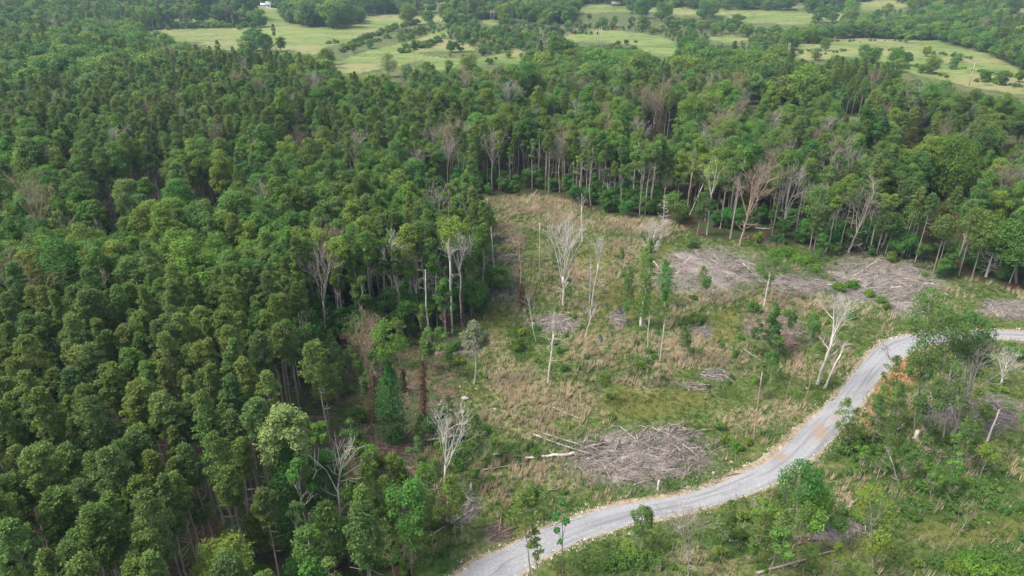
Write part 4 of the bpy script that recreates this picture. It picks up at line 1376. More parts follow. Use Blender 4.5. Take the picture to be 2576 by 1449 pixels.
LT(1056, 1118, 1055, 1040, 1110, 34, 'small green cedar beside the scattered pale rocks', kind='pine', name='cedar_tree', cat='cedar', tufts=44, per=30, blade=0.34, tr=0.07, base=0.9, mat='pine')
LT(1339, 1475, 1312, 1250, 1322, 84, 'airy young pine leaning over the near end of the road', kind='pine', name='pine_tree', cat='pine', tufts=46, per=30, blade=0.4, tr=0.09, sparse=0.25)
LT(1358, 1480, 1347, 1335, 1400, 42, 'dark young pine standing in front of the gravel road', kind='pine', name='pine_tree', cat='pine', tufts=24, per=30, blade=0.42, tr=0.09, sparse=0.15)
LT(1417, 1490, 1412, 1262, 1405, 42, 'thin tree with a few leaf sprays in front of the gravel road', nl=8, per=60, leaf=0.28, gap=0.35, tr=0.09)
LT(823, 1010, 812, 935, 985, 44, 'small round pine top in the shaded strip', kind='pine', name='pine_tree', cat='pine', tufts=36, per=34, blade=0.4, tr=0.1, base=0.6)
LT(838, 1150, 783, 860, 965, 70, 'tall slender pine leaning over the shaded strip', kind='pine', name='pine_tree', cat='pine', tufts=60, per=46, blade=0.42, tr=0.13)
LT(832, 1110, 815, 920, 1005, 60, 'second slender pine close beside the tall leaning one', kind='pine', name='pine_tree', cat='pine', tufts=44, per=40, blade=0.42, tr=0.11)
LT(845, 1255, 795, 1055, 1110, 50, 'small tree with tufted yellow-green crown behind the pale vine tower', nl=10, per=130, leaf=0.30, gap=0.1, tr=0.1)
LT(820, 1330, 815, 1130, 1310, 92, 'bushy green tree beside the pale vine tower', mat='vine', nl=22, per=180, leaf=0.32)
LT(830, 1430, 815, 1270, 1400, 100, 'wide feathery young pine near the bottom of the strip', kind='pine', name='pine_tree', cat='pine', tufts=80, per=46, blade=0.42, tr=0.12, base=0.7)
LT(640, 1400, 640, 1285, 1375, 66, 'low feathery pine at the front of the pine stand', kind='pine', name='pine_tree', cat='pine', tufts=60, per=46, blade=0.42, tr=0.12, base=0.7)
LT(572, 1470, 572, 1345, 1430, 40, 'small pine top at the bottom edge before the pine stand', kind='pine', name='pine_tree', cat='pine', tufts=40, per=46, blade=0.42, tr=0.1)
LT(500, 1420, 492, 1252, 1310, 72, 'short bright pine with a forked trunk in front of the pine stand', kind='pine', name='pine_tree', cat='pine', tufts=54, per=50, blade=0.44, tr=0.12)
LT(1946, 890, 1950, 760, 870, 40, 'thin leafy tree above the rusty brush heap', mat='vine', nl=14, per=110, leaf=0.3, gap=0.1, tr=0.11)
LT(1935, 760, 1938, 620, 720, 60, 'thin grey-green tree at the end of the slash pile', mat='broad', nl=14, per=120, leaf=0.32, gap=0.2, tr=0.1)
LT(1754, 591, 1778, 480, 550, 50, 'leafy tree on a short white trunk at the wood edge', nl=14, per=150, leaf=0.34)
LT(1700, 560, 1702, 480, 552, 60, 'low green tree at the wood edge beside the dead conifer', nl=14, per=150, leaf=0.34)
for (bx, by, tx, ty, cb, w, lb) in [(2280, 645, 2318, 510, 565, 66, 'above the round shrub'), (2347, 688, 2388, 545, 600, 62, 'with a long bare trunk'), (2412, 692, 2460, 528, 592, 72, 'standing forward of the dark wood'), (2204, 640, 2238, 530, 580, 56, 'before the cedar slope'),
                                    (2227, 640, 2255, 540, 590, 50, 'close to the next slim one'), (2037, 628, 2064, 470, 545, 70, 'above the bright green vines'), (2047, 636, 2066, 540, 590, 34, 'thin and short, above the bright vines'), (2445, 700, 2475, 560, 620, 60, 'beside the dead conifer')]:
    LT(bx, by, tx, ty, cb, w, f'slim leaning pine at the slash pile wood edge, {lb}', kind='pine', name='pine_tree', cat='pine', tufts=64, per=46, blade=0.44, tr=0.16)

# thin young trees over the strip and along the road
YT = [([(880, 1140), (1060, 1060), (1200, 1060), (1250, 1200), (1140, 1380), (1010, 1449), (870, 1449)], 40, 'in regrowth by the strip'), ([(2200, 1000), (2330, 1130), (2576, 1000), (2576, 1190), (2330, 1290), (2120, 1200), (2060, 1180)], 26, 'in regrowth below the road bend'),
      ([(1330, 1300), (1420, 1300), (1400, 1360), (1300, 1400)], 3, 'on the verge at the road end'), ([(1560, 1370), (1900, 1290), (2200, 1330), (2100, 1449), (1450, 1449)], 14, 'in meadow below the road'), ([(1900, 830), (2120, 800), (2110, 960), (2000, 1040), (1900, 1000)], 9, 'in grass inside the bend'), ([(790, 900), (1000, 860), (1180, 830), (1160, 1000), (900, 1040), (800, 1020)], 34, 'along the shaded wood edge'), ([(1290, 580), (1640, 620), (1900, 790), (1980, 960), (1750, 1050), (1300, 1000)], 18, 'amid clearing grass')]
VY = [broadleaf(600 + i, H=rng.uniform(5.5, 8), zb=rng.uniform(2, 3.5), R=rng.uniform(0.9, 1.5), nl=12, per=95, leaf=0.24, tr=0.06, gap=0.25, bark='palebark', bare=3) for i in range(5)] + [pine(620 + i, H=rng.uniform(6, 9), zb=3.2, R=1.3, tufts=44, per=44, blade=0.28, tr=0.07, base=0.6, sparse=0.15) for i in range(2)]
for poly, n, lb in YT:
    xs_, ys_ = [q[0] for q in poly], [q[1] for q in poly]
    k = 0
    got = []
    while k < n:
        bx, by = rng.uniform(min(xs_), max(xs_)), rng.uniform(min(ys_), max(ys_))
        base = G(bx, by)
        if not inpoly(np.array([bx]), np.array([by]), poly)[0] or not off_road(base[:1], base[1:2], 1.2)[0] or ell(bx, by, LITTER) > 0.3:
            continue
        got.append((bx, by, base))
        k += 1
    got.sort(key=lambda q: -q[1])
    got = [(*q, f'{ORD[r // 6]} row up, {ORD[j]} from road') for r in range(0, len(got), 6) for j, q in enumerate(sorted(got[r:r + 6], key=lambda t: -t[0]))]
    for i, (bx, by, base, row) in enumerate(got):
        o = root('young_tree', base, f'thin young tree {lb}, {row}', 'young tree', f'thin young trees {lb}', rng.uniform(0, 6.28), rng.uniform(0.6, 1.15), (rng.normal() * .05, rng.normal() * .05))
        v = VY[int(rng.integers(len(VY)))]
        link('trunk', v[0], o)
        link('crown', v[1], o)

for (bx, by, tx, ty, cb, w, lb) in [(862, 850, 850, 585, 690, 62, 'behind the bare purplish tree'), (895, 840, 885, 565, 680, 64, 'second behind the bare purplish tree'), (935, 838, 925, 575, 670, 58, 'between the forked and twin dead trees'), (965, 828, 950, 600, 700, 52, 'just before the twin dead tree'), (1030, 818, 1018, 560, 660, 72, 'between twin and wide-forked dead trees'), (1075, 815, 1062, 550, 650, 74, 'behind the broken pale snag'), (1100, 822, 1096, 590, 690, 56, 'past the broken pale snag'),
                                    (1140, 808, 1132, 548, 640, 86, 'broadest, at the clearing corner'), (1185, 775, 1178, 560, 650, 70, 'outermost at the clearing corner'), (1210, 720, 1205, 585, 660, 60, 'beside the bare grey pole'), (915, 870, 905, 690, 780, 44, 'low, before the dead tree row'), (1118, 850, 1112, 700, 790, 40, 'low, by the rusty vine trunk')]:
    LT(bx, by, tx, ty, cb, w, f'slim tall leafy tree in the shaded edge row, {lb}', nl=15, per=200, leaf=0.32, gap=0.15, tr=0.17, bark='palebark', bare=4)
# more scrub below the road and over the strip
for poly, n, lb in [([(2080, 1150), (2260, 1020), (2576, 960), (2576, 1449), (1500, 1449), (1560, 1370), (1900, 1290)], 64, 'below the road'), ([(880, 1130), (1060, 1070), (1200, 1080), (1260, 1220), (1130, 1400), (1010, 1449), (870, 1449)], 46, 'in the strip regrowth'), ([(1280, 560), (1640, 600), (1900, 780), (2080, 840), (1960, 1080), (1750, 1190), (1320, 1050), (1250, 880)], 40, 'amid the clearing grass')]:
    xs_, ys_ = [q[0] for q in poly], [q[1] for q in poly]
    got = []
    while len(got) < n:
        bx, by = rng.uniform(min(xs_), max(xs_)), rng.uniform(min(ys_), max(ys_))
        base = G(bx, by)
        if inpoly(np.array([bx]), np.array([by]), poly)[0] and off_road(base[:1], base[1:2], 0.8)[0] and ell(bx, by, LITTER) < 0.3 and (ell(bx, by, OLIVE) < 0.3 or rng.random() < .2):
            got.append((bx, by, base))
    got.sort(key=lambda q: -q[1])
    got = [(*q, f'{ORD[r // 9]} row up, {ORD[j]} along it') for r in range(0, len(got), 9) for j, q in enumerate(sorted(got[r:r + 9], key=lambda t: t[0]))]
    for k, (bx, by, base, row) in enumerate(got):
        o = root('shrub', base, f'low scrub bush {lb}, {row}', 'shrub', f'low scrub bushes {lb}', rng.uniform(0, 6.28), rng.uniform(0.28, 0.72))
        t, c = V_SHRUB[k % 5]
        link('stem', t, o)
        link('foliage', c, o)

# vine towers
o, H, m = LT(990, 1113, 968, 806, 905, 92, 'tall tree wrapped in a thick column of green ivy in the shaded strip', nl=20, per=130, leaf=0.30, gap=0.35, tr=0.16, bare=5)
link('vine_leaves', vine_column(sd(), 0.2, H * 0.66, 2.2, 1.7, 5600, 'vine', 0.30, hang=0.3), o)
o, H, m = LT(735, 1368, 714, 1014, 1190, 104, 'pale yellow-green vine tower at the edge of the pine stand', mat='pale', nl=44, per=240, leaf=0.30, gap=0.3, tr=0.2)
link('vine_leaves', vine_column(sd(), 0.3, H * 0.78, 1.9, 2.5, 6500, 'vine', 0.30, hang=0.2), o)
o, H = BT(1612, 820, 1640, 590, 'tall ivy column on a pale trunk out in the clearing', fork=0.7, stems=5, spread=0.5, level=2, tr=0.26, side=6, mat='snag')
link('vine_leaves', vine_column(sd(), H * 0.12, H * 0.95, 1.5, 1.7, 4600, 'vine', 0.30, hang=0.3), o)
o, H = BT(1672, 770, 1675, 655, 'shorter ivy column with a bushy top beside the tall one', fork=0.8, stems=3, level=1, tr=0.14, side=3)
link('vine_leaves', vine_column(sd(), H * 0.14, H, 0.9, 2.0, 2600, 'vine', 0.30, hang=0.3), o)
o, H = BT(1945, 885, 1950, 800, 'white trunk clothed in leafy vine by the rusty brush heap', fork=0.8, stems=3, level=1, tr=0.14, side=3)
link('vine_leaves', vine_column(sd(), H * 0.15, H * 0.95, 1.2, 1.1, 1600, 'vine', 0.28), o)
for (bx, by, tx, ty, w, lb) in [(936, 1062, 940, 935, 0.75, 'beside the green ivy tower'), (1068, 1052, 1062, 900, 0.6, 'standing apart past the green ivy tower'), (1122, 842, 1119, 768, 0.8, 'at the shaded wood edge'), (1015, 985, 1013, 925, 0.5, 'half behind the green ivy tower')]:
    o, H = BT(bx, by, tx, ty, f'dead trunk hung with rusty brown vine, {lb}', broken=True, tr=0.14, side=4, mat='brown')
    link('vine_leaves', vine_column(sd(), 0.2, H * 0.96, w * 1.35, w * 0.9, 1150, 'rust', 0.30, hang=0.7), o)
    
# trees scattered over the far pastures
FT = [(503, 43, 26, 'first of the pair above the small meadow'), (537, 42, 24, 'second of the pair above the small meadow'), (597, 42, 34, 'tallest of the clump beside the small meadow'), (620, 50, 28, 'in front of the clump by the small meadow'), (653, 69, 20, 'at the end of the pasture hedgerow'),
      (737, 52, 22, 'at the left flank of the round grove'), (760, 55, 22, 'in the round grove behind its front tree'), (777, 68, 27, 'at the front of the round grove'), (815, 55, 26, 'at the crest of the round grove'), (833, 70, 30, 'at the far flank of the round grove'), (845, 72, 18, 'lowest in the round grove'),
      (622, 131, 19, 'first in the clump on the pasture edge above the woods'), (646, 127, 24, 'tallest in the clump on the pasture edge above the woods'), (670, 132, 18, 'last in the clump on the pasture edge above the woods'), (634, 137, 14, 'low, before the clump on the pasture edge'), (708, 128, 14, 'dark and narrow beside the pasture edge oak'), (868, 68, 30, 'big and dark at the middle pasture edge'), (960, 34, 24, 'at the upper pasture edge, dark'), (1020, 36, 20, 'in the row above the middle pasture'), (1056, 34, 18, 'next in the row above the middle pasture'),
      (1028, 62, 20, 'at the head of the diagonal hedgerow'), (1078, 60, 14, 'round, alone above the white cattle'), (1086, 75, 9, 'small, alone below the white cattle'), (2034, 33, 15, 'in front of the long pasture tree line'), (1977, 25, 11, 'round, between the distant pastures'),
      (2057, 58, 18, 'at the tip of the long pasture'), (2092, 58, 18, 'second at the tip of the long pasture'), (1770, 50, 18, 'at the near edge of the long pasture'), (1615, 46, 20, 'below the long pasture, dark'), (1680, 46, 16, 'below the long pasture, small'), (2280, 108, 12, 'slim, in the bright pasture tree line'),
      (2329, 142, 9, 'small and brown in the bright pasture'), (2050, 152, 14, 'dark shrubby, under the three poles'), (2075, 128, 14, 'low, at the corner of the bright pasture'), (2170, 148, 14, 'feathery, at the foot of the bright pasture'), (2250, 165, 18, 'bushy, at the foot of the bright pasture'), (2278, 166, 14, 'dark, at the foot of the bright pasture'),
      (2393, 174, 13, 'round, below the bright pasture'), (2340, 186, 16, 'dark and low near the lone pole'), (2316, 184, 10, 'low, beside the dark low one'), (2410, 157, 10, 'slim, in the bright pasture'), (2517, 214, 14, 'dark, beyond the lone pole'), (2474, 205, 12, 'round, just beyond the lone pole'), (2560, 207, 12, 'at the pasture end'), (1156, 131, 14, 'round, in the middle pasture dirt patch'),
      (1135, 132, 10, 'low, beside the dirt patch'), (1280, 146, 9, 'small, in the sandy patch'), (1312, 147, 6, 'tiny, in the sandy patch'), (2258, 6, 5, 'tiny, alone on the far hill'), (2270, 9, 5, 'second tiny one on the far hill')]
FSRC = []
for i, (bx, by, r, lb) in enumerate(FT):
    base = G(bx, by)
    m = mpp(base)
    lb = lb.replace('left flank', 'near flank')
    o = root('pasture_tree', base, f'pasture tree, {lb}', 'tree', 'trees of the far pastures', rng.uniform(0, 6))
    o.scale = [r * m / 4.7] * 3
    t, c = V_FAR[i % 7]
    t, c = link('trunk', t, o), link('crown', c, o)
    if i < 7:
        FSRC.append([t, c])
scatter('far_forest', [q for q in pts if q[3] == 'far'], V_FAR, FSRC)
# hedgerows and scrub islands, bush by bush
BU = []
HEDGE = [(355, 74, 432, 72, 8, 9, 14, 'at the near pasture corner'), (445, 70, 640, 69, 18, 9, 14, 'in the long hedge under the small meadow'), (865, 128, 920, 100, 8, 10, 15, 'in the low end of the diagonal hedge'), (920, 100, 1010, 68, 12, 8, 14, 'in the middle of the diagonal hedge'), (1010, 68, 1052, 62, 5, 9, 13, 'at the top of the diagonal hedge'), (868, 122, 985, 97, 10, 6, 10, 'in front of the diagonal hedge'),
         (1005, 134, 1060, 122, 7, 9, 15, 'in the front of the scrub island'), (1060, 122, 1118, 100, 8, 8, 14, 'in the far side of the scrub island'), (1015, 120, 1075, 118, 6, 10, 16, 'in the core of the scrub island'), (1090, 86, 1120, 78, 3, 6, 10, 'by the tan track'), (1225, 160, 1245, 150, 3, 7, 12, 'beside the sandy patch'), (2130, 128, 2060, 138, 5, 5, 9, 'by the bright pasture corner'), (2230, 128, 2265, 127, 4, 6, 9, 'in the bright pasture middle'),
         (2170, 126, 2220, 128, 5, 4, 7, 'in the brown bright pasture patch'), (2350, 135, 2440, 150, 8, 5, 8, 'along the bright pasture debris row'), (2300, 170, 2380, 195, 8, 5, 9, 'before the lone leaning pole'), (2420, 175, 2570, 195, 10, 4, 8, 'in the row behind the lone pole'), (2460, 205, 2570, 218, 8, 6, 10, 'in the row below the lone pole'), (1960, 108, 2000, 112, 4, 5, 8, 'by the leaning pole pair top'), (1990, 140, 2040, 130, 5, 5, 8, 'by the leaning pole pair foot'), (1700, 90, 1740, 96, 4, 6, 9, 'past the small pasture'), (1440, 84, 1500, 88, 6, 5, 8, 'by the three poles'), (820, 112, 850, 108, 3, 6, 9, 'near the far grove'),
         (2100, 150, 2280, 172, 14, 5, 10, 'along the foot of the bright pasture'), (2110, 105, 2340, 104, 10, 3, 6, 'along the bright pasture tree line'), (1440, 130, 1600, 108, 9, 6, 11, 'along the small pasture front')]
for (x0, y0, x1, y1, n, r0, r1, lb) in HEDGE:
    n = int(n * 1.35)
    for k in range(n):
        f = (k + rng.uniform(-.35, .35)) / max(1, n - 1)
        BU.append((x0 + (x1 - x0) * f + rng.normal() * 3, y0 + (y1 - y0) * f + rng.normal() * 1.6, rng.uniform(r0 * 0.8, r1), f'green bush {lb}, {ORD[k]} along'))
for k, (bx, by, r, lb) in enumerate(BU):
    base = G(bx, by)
    s = r * mpp(base) / 1.5
    o = root('pasture_bush', base, lb, 'bush', 'hedgerow bushes of the far pastures', rng.uniform(0, 6.28), s)
    t, c = V_SHRUB[k % 5]
    link('stem', t, o)
    link('foliage', c, o)
# pale yellow-green tree by the pasture
for (bx, by, tx, ty, cb, w, lb) in [(976, 195, 976, 132, 185, 44, 'pale yellow-green tree at the near edge of the middle pasture'), (1022, 205, 1022, 158, 195, 34, 'second pale yellow-green tree by the middle pasture')]:
    LT(bx, by, tx, ty, cb, w, lb, mat='pale', nl=24, per=110, leaf=0.55, tr=0.3)

# shrubs of the clearing
SH = [(903, 1055, 26, 'dark', 'beside the rusty vine trunk'), (1300, 880, 24, 'tall', 'in green weeds below the bent dead sapling'), (1318, 845, 18, '', 'just above the tall weed shrub'), (1439, 800, 13, 'dark', 'beside the round brush pile'), (1609, 925, 20, '', 'at the foot of the slim saplings'), (1745, 812, 22, 'broad', 'above the small brush heap'), (1768, 806, 15, '', 'touching the broad shrub over the brush heap'), (1893, 782, 22, '', 'between slash pile and rusty brush'),
      (2107, 730, 20, 'bright', 'in front of the big slash pile'), (2140, 722, 20, 'bright', 'second before the big slash pile'), (2190, 745, 16, 'bright', 'third before the big slash pile'), (2215, 760, 15, 'bright', 'fourth before the big slash pile'), (2230, 778, 14, 'round', 'beside the grey brush heap'), (2090, 705, 9, 'small', 'amid the slash'), (2127, 690, 7, 'small', 'on the big slash pile'), (2325, 693, 9, 'small', 'at the end of the big slash pile'),
      (2240, 657, 20, 'round', 'below the slim leaning pines'), (2383, 680, 26, 'large dark', 'at the wood edge by the long pine'), (2395, 640, 26, 'tall dark', 'under the pines at the wood edge'), (2075, 610, 28, 'wide green', 'on the upper brush pile'), (2130, 600, 20, '', 'beside the upper brush pile'), (2040, 800, 12, 'dark', 'past the rusty brush'), (2078, 812, 10, '', 'below the slash in straw grass'), (2137, 800, 16, '', 'above the road bend verge'),
      (1740, 622, 16, 'small dark', 'at the end of the first slash pile'), (1810, 560, 26, 'wide', 'under the white dead tree'), (1830, 548, 22, '', 'second under the white dead tree'), (1910, 610, 22, '', 'beside the reddish dead tree foot'), (1958, 612, 24, 'leafy', 'at the vase-shaped dead tree foot'), (1975, 640, 24, 'bright', 'in the bright vine patch'), (2010, 660, 26, 'bright', 'widest in the bright vine patch'), (2045, 680, 18, 'bright', 'lowest in the bright vine patch'),
      (2150, 1130, 30, 'dark spreading', 'just below the road'), (2185, 1115, 28, 'dark', 'second just below the road'), (2215, 1140, 26, '', 'third just below the road'), (2120, 1135, 24, '', 'nearest the gravel below the road'), (2240, 1190, 26, '', 'under the bent sapling'), (2270, 1235, 24, '', 'at the foot of the bent sapling'), (2340, 1190, 24, 'bright', 'in the green brush'), (2370, 1210, 26, 'bright', 'second in the green brush'), (2320, 1230, 22, '', 'third in the green brush'), (2400, 1190, 20, '', 'last in the green brush'),
      (2395, 1430, 32, 'bright', 'in the corner thicket'), (2440, 1440, 34, 'bright', 'second in the corner thicket'), (2490, 1445, 34, 'bright', 'third in the corner thicket'), (2540, 1450, 34, 'bright', 'last in the corner thicket'), (2440, 1410, 26, 'bright', 'behind the corner thicket front'), (2500, 1415, 26, 'bright', 'farthest back in the corner thicket'), (2350, 1420, 20, 'dark', 'beside the corner thicket'),
      (1560, 1420, 22, '', 'below the near road edge'), (1590, 1405, 20, '', 'second below the near road edge'), (1530, 1430, 20, '', 'third below the near road edge'), (1630, 1400, 16, '', 'fourth below the near road edge'), (1265, 1140, 16, '', 'above the thick pale log'), (1325, 1125, 18, '', 'at the thick pale log'), (1345, 1150, 18, 'leafy', 'before the thick pale log'), (1245, 1120, 13, '', 'in straw before the long pale log'), (1225, 1165, 16, '', 'at the end of the thick pale log'),
      (1420, 1240, 12, '', 'in straw below the central pile'), (1180, 1130, 22, '', 'beside the slender young pine'), (1140, 1180, 20, '', 'by the skirted bare tree'), (1080, 1190, 24, 'dark', 'below the brown brush heap'), (960, 1170, 22, 'dark', 'at the foot of the brown brush heap'), (930, 1200, 24, 'dark', 'second below the brown brush heap'), (880, 1250, 28, 'dark', 'in the shaded strip bottom'), (1080, 1330, 22, '', 'near the lower sapling clump'), (955, 1305, 16, 'bright', 'by the slim young pine'),
      (1150, 880, 20, '', 'in the shaded strip corner'), (1185, 850, 14, '', 'below the short broken snag'), (1090, 880, 18, '', 'before the broken pale snag'), (870, 990, 22, 'dark', 'in the upper shaded strip'), (730, 1330, 22, 'bright', 'at the foot of the pale vine tower'), (735, 1290, 16, 'bright', 'clinging to the pale vine tower'), (1155, 915, 20, '', 'in front of the shaded strip corner'), (1830, 1115, 18, 'bright', 'above the road verge'), (1852, 1130, 18, 'bright', 'second above the road verge'), (1880, 1118, 14, '', 'at the foot of the lone leaning pole'),
      (1700, 1230, 10, '', 'above the near road verge'), (2005, 1060, 14, 'dark', 'beside the road above the brown patch'), (1110, 1430, 20, '', 'at the lower edge by the road'), (1015, 1440, 20, 'dark', 'at the lower edge before the saplings'), (970, 1420, 20, 'dark', 'at the lower edge near the slim pine'), (880, 1400, 24, 'dark', 'at the bottom of the shaded strip'), (500, 1445, 22, 'bright', 'on the pine stand floor'), (660, 1440, 20, 'bright', 'on the pine stand floor near its edge'), (2560, 900, 22, '', 'past the road at the frame edge'), (2540, 880, 18, '', 'against the far road edge'),
      (1800, 1410, 16, '', 'in grass at the lower edge'), (1870, 1350, 18, '', 'beside the small forked oak'), (1900, 1320, 18, '', 'before the small forked oak'), (1950, 1300, 20, 'leafy', 'left over below the road')]
for k, (bx, by, r, adj, lb) in enumerate(SH):
    base = G(bx, by)
    s = r * mpp(base) / 1.45
    lb = lb.replace('left over below the road', 'uphill of the small forked oak').replace('nearest the gravel', 'closest to gravel')
    lb = lb.replace('farthest back', 'rearmost')
    o = root('shrub', base, f"{adj + ' ' if adj else ''}green shrub {lb}", 'shrub', 'shrubs of the clearing', rng.uniform(0, 6.28), s)
    if 'bright' in adj:
        t, c = shrub(sd(), R=1.45, H=1.6 if r < 22 else 1.2, nl=11, per=130, leaf=0.28 / s ** 0.5, mat='bright')
    else:
        t, c = V_SHRUB[k % 5]
    link('stem', t, o)
    link('foliage', c, o)

# ------------------------------------------------------------------ slash piles, logs, rocks
PI = [(1610, 1150, 168, 60, 0.15, 'slash', 900, 'biggest grey brush pile, fanned out above the road'), (1700, 1105, 60, 32, 0.6, 'slash', 200, 'heaped end of the biggest grey brush pile'), (1790, 680, 118, 50, -0.15, 'slash', 620, 'long grey slash pile below the reddish dead tree'), (2010, 716, 70, 24, 0.0, 'slash', 260, 'low grey slash pile below the bright vine patch'), (2215, 700, 138, 50, -0.1, 'slash', 760, 'wide pale slash pile with an uprooted tree'),
      (2112, 585, 56, 32, -0.5, 'slash', 230, 'upper slash pile by the leaning pale dead tree'), (2275, 770, 34, 24, 0.1, 'slash', 130, 'small grey brush heap by the round shrub'), (1945, 822, 60, 24, -0.3, 'rslash', 230, 'brown brush pile among straw grass'), (1985, 862, 26, 18, 0.5, 'rslash', 120, 'small rusty brush heap behind the vine-clad trunk'), (1405, 815, 48, 20, 0.05, 'slash', 210, 'round brush pile in the middle of the clearing'),
      (1275, 604, 36, 10, 0.0, 'slash', 120, 'upper row of arched brush at the shaded edge'), (1280, 652, 30, 13, 0.1, 'slash', 110, 'second row of arched brush at the shaded edge'), (1275, 700, 38, 14, 0.1, 'slash', 150, 'third row of arched brush at the shaded edge'), (1270, 742, 42, 22, 0.2, 'slash', 190, 'lowest heap of arched brush at the shaded edge'), (970, 1124, 72, 34, -0.45, 'rslash', 420, 'reddish brown brush heap under the ivy tower'), (1165, 1278, 32, 26, 0.7, 'slash', 120, 'grey brush heap beside the skirted bare tree'),
      (1553, 806, 15, 14, 0.1, 'slash', 60, 'little heap of sticks in the wet hollow'), (1764, 836, 22, 11, 0.0, 'slash', 80, 'small brush heap below the broad shrub'), (1800, 945, 36, 14, 0.3, 'slash', 70, 'scatter of pale sticks on bare dirt'), (2530, 782, 50, 22, -0.1, 'slash', 190, 'grey brush heap at the frame edge above the road'), (2455, 1040, 96, 34, -0.35, 'slash', 260, 'tangle of fallen timber past the oaks'), (1750, 975, 40, 10, 0.2, 'slash', 60, 'thin scatter of sticks across the grass'), (1020, 1190, 46, 18, -0.5, 'rslash', 120, 'purplish twig heap below the reddish brush'), (1110, 880, 36, 14, 0.1, 'rslash', 90, 'dark twig heap before the broken snag'), (1160, 800, 30, 20, 0.2, 'rslash', 90, 'dark twig heap in the shaded corner'), (1260, 1340, 22, 16, 0.2, 'rslash', 60, 'small brown twig heap above the road end'), (2330, 1140, 40, 16, 0.3, 'slash', 60, 'scattered sticks under the oaks'), (2140, 1330, 40, 14, -0.3, 'slash', 40, 'few dead sticks below the drooping tree')]
for (cx, cy, a, b, az, mat, n, lb) in PI:
    c = G(cx, cy)
    m = mpp(c)
    dep = PITCH + math.atan((cy - CY) / FPX)
    rx, ry = a * m, b * m / math.sin(dep)
    hm = min(0.8, 0.10 * min(rx, ry) + 0.14)
    r2 = np.random.default_rng(int(cx * 7 + cy))
    arched = 'arched' in lb
    o = root('brush_pile', c, lb, 'brush pile')
    bed, br = MB(), MB()
    # lumpy bed of fine debris
    K, J = 40, 7
    th = np.arange(K) * 2 * math.pi / K
    rr = np.linspace(0, 1, J)[1:]
    edge = (0.25 if arched or 'tangle' in lb or 'scatter' in lb else 0.78) * (1 + 0.55 * (vnoise(np.cos(th) * 3 + cx, np.sin(th) * 3, 0.9, 1) - .5) * 2 + 0.2 * (vnoise(np.cos(th) * 9 + cx, np.sin(th) * 9, 0.9, 2) - .5) * 2)
    X = np.concatenate([[0], (rr[:, None] * np.cos(th) * edge * rx).ravel()])
    Y = np.concatenate([[0], (rr[:, None] * np.sin(th) * edge * ry).ravel()])
    R = np.concatenate([[0], np.repeat(rr, K)])
    Z = terrain(c[0] + X, c[1] + Y) - c[2] + hm * 0.5 * (1 - R ** 2) * (0.5 + vnoise(X + cx, Y, 1.3, 4)) + 0.05 - 0.25 * (R > 0.99)
    f3 = [[0, 1 + k, 1 + (k + 1) % K] for k in range(K)]
    f4 = [[1 + j * K + k, 1 + (j + 1) * K + k, 1 + (j + 1) * K + (k + 1) % K, 1 + j * K + (k + 1) % K] for j in range(J - 2) for k in range(K)]
    bed.add(np.stack([X, Y, Z], 1), f3, f4, np.clip(vnoise(X * 3, Y * 3, 0.7, 6), 0, 1))
    for k in range(int(n * 2.0)):
        q = math.sqrt(r2.random()) * (1.0 if r2.random() < .68 else 1.45)
        t = r2.uniform(0, 6.283)
        p = np.array([q * math.cos(t) * rx, q * math.sin(t) * ry, 0])
        g = az + 2.2 * (float(vnoise(np.array([p[0] + cx]), np.array([p[1]]), 4.0, 3)[0]) - .5) + r2.normal() * 0.55 + (math.pi if r2.random() < .5 else 0)
        big = r2.random() < 0.07
        L = r2.uniform(0.5, 2.4) * (1.9 if big else 1)
        rad = r2.uniform(0.04, 0.10) if big else r2.uniform(0.012, 0.034)
        z0 = float(terrain(c[0] + p[0], c[1] + p[1])) - c[2] + 0.06 + hm * max(0, 1 - q * q) * r2.uniform(0.3, 1.0)
        tilt = r2.normal() * 0.28
        d = np.array([math.cos(g) * math.cos(tilt), math.sin(g) * math.cos(tilt), math.sin(tilt)])
        bow = np.array([0, 0, r2.uniform(0.0, 0.35)]) * (1.6 if 'arched' in lb else 1)
        A = p + [0, 0, z0]
        br.tube([A - d * L / 2, A - d * L / 6 + bow, A + d * L / 6 + bow + r2.normal(size=3) * 0.05, A + d * L / 2], [rad, rad, rad * 0.8, rad * 0.4], 4 if big else 3, r2.random() ** 0.8, cap=big)
    link('debris_bed', bed.mesh('debris_bed', M['rslash' if mat == 'rslash' else 'bed']), o)
    tag(link('branches', br.mesh('branches', M[mat]), o), kind='stuff')


def log(x0, y0, x1, y1, r, label, mat='snag', z0=0.2, z1=0.2, stubs=3):
    A, B = G(x0, y0), G(x1, y1)
    c = (A + B) / 2
    c[2] = float(terrain(c[0], c[1]))
    o = root('fallen_log', c, label, 'log')
    f = np.linspace(0, 1, 8)[:, None]
    P = A * (1 - f) + B * f
    P[:, 2] = terrain(P[:, 0], P[:, 1]) + r * 0.7 + (z0 * (1 - f) + z1 * f)[:, 0] * 0.6
    P = P - c
    P[1:-1] += rng.normal(size=(6, 3)) * r * 0.35
    t = MB()
    t.tube(P, np.linspace(r, r * 0.55, 8), 9, 0.6)
    link('trunk', t.mesh('trunk', M[mat]), o)
    for k in range(stubs):
        i = rng.integers(2, 7)
        g = rng.uniform(0, 6.28)
        b = MB()
        limb(b, rng, P[i], rng.uniform(0.5, 1.6), r * 0.3, 0, np.array([math.cos(g), math.sin(g), 0.5]))
        link('broken_limb', b.mesh('broken_limb', M[mat]), o)


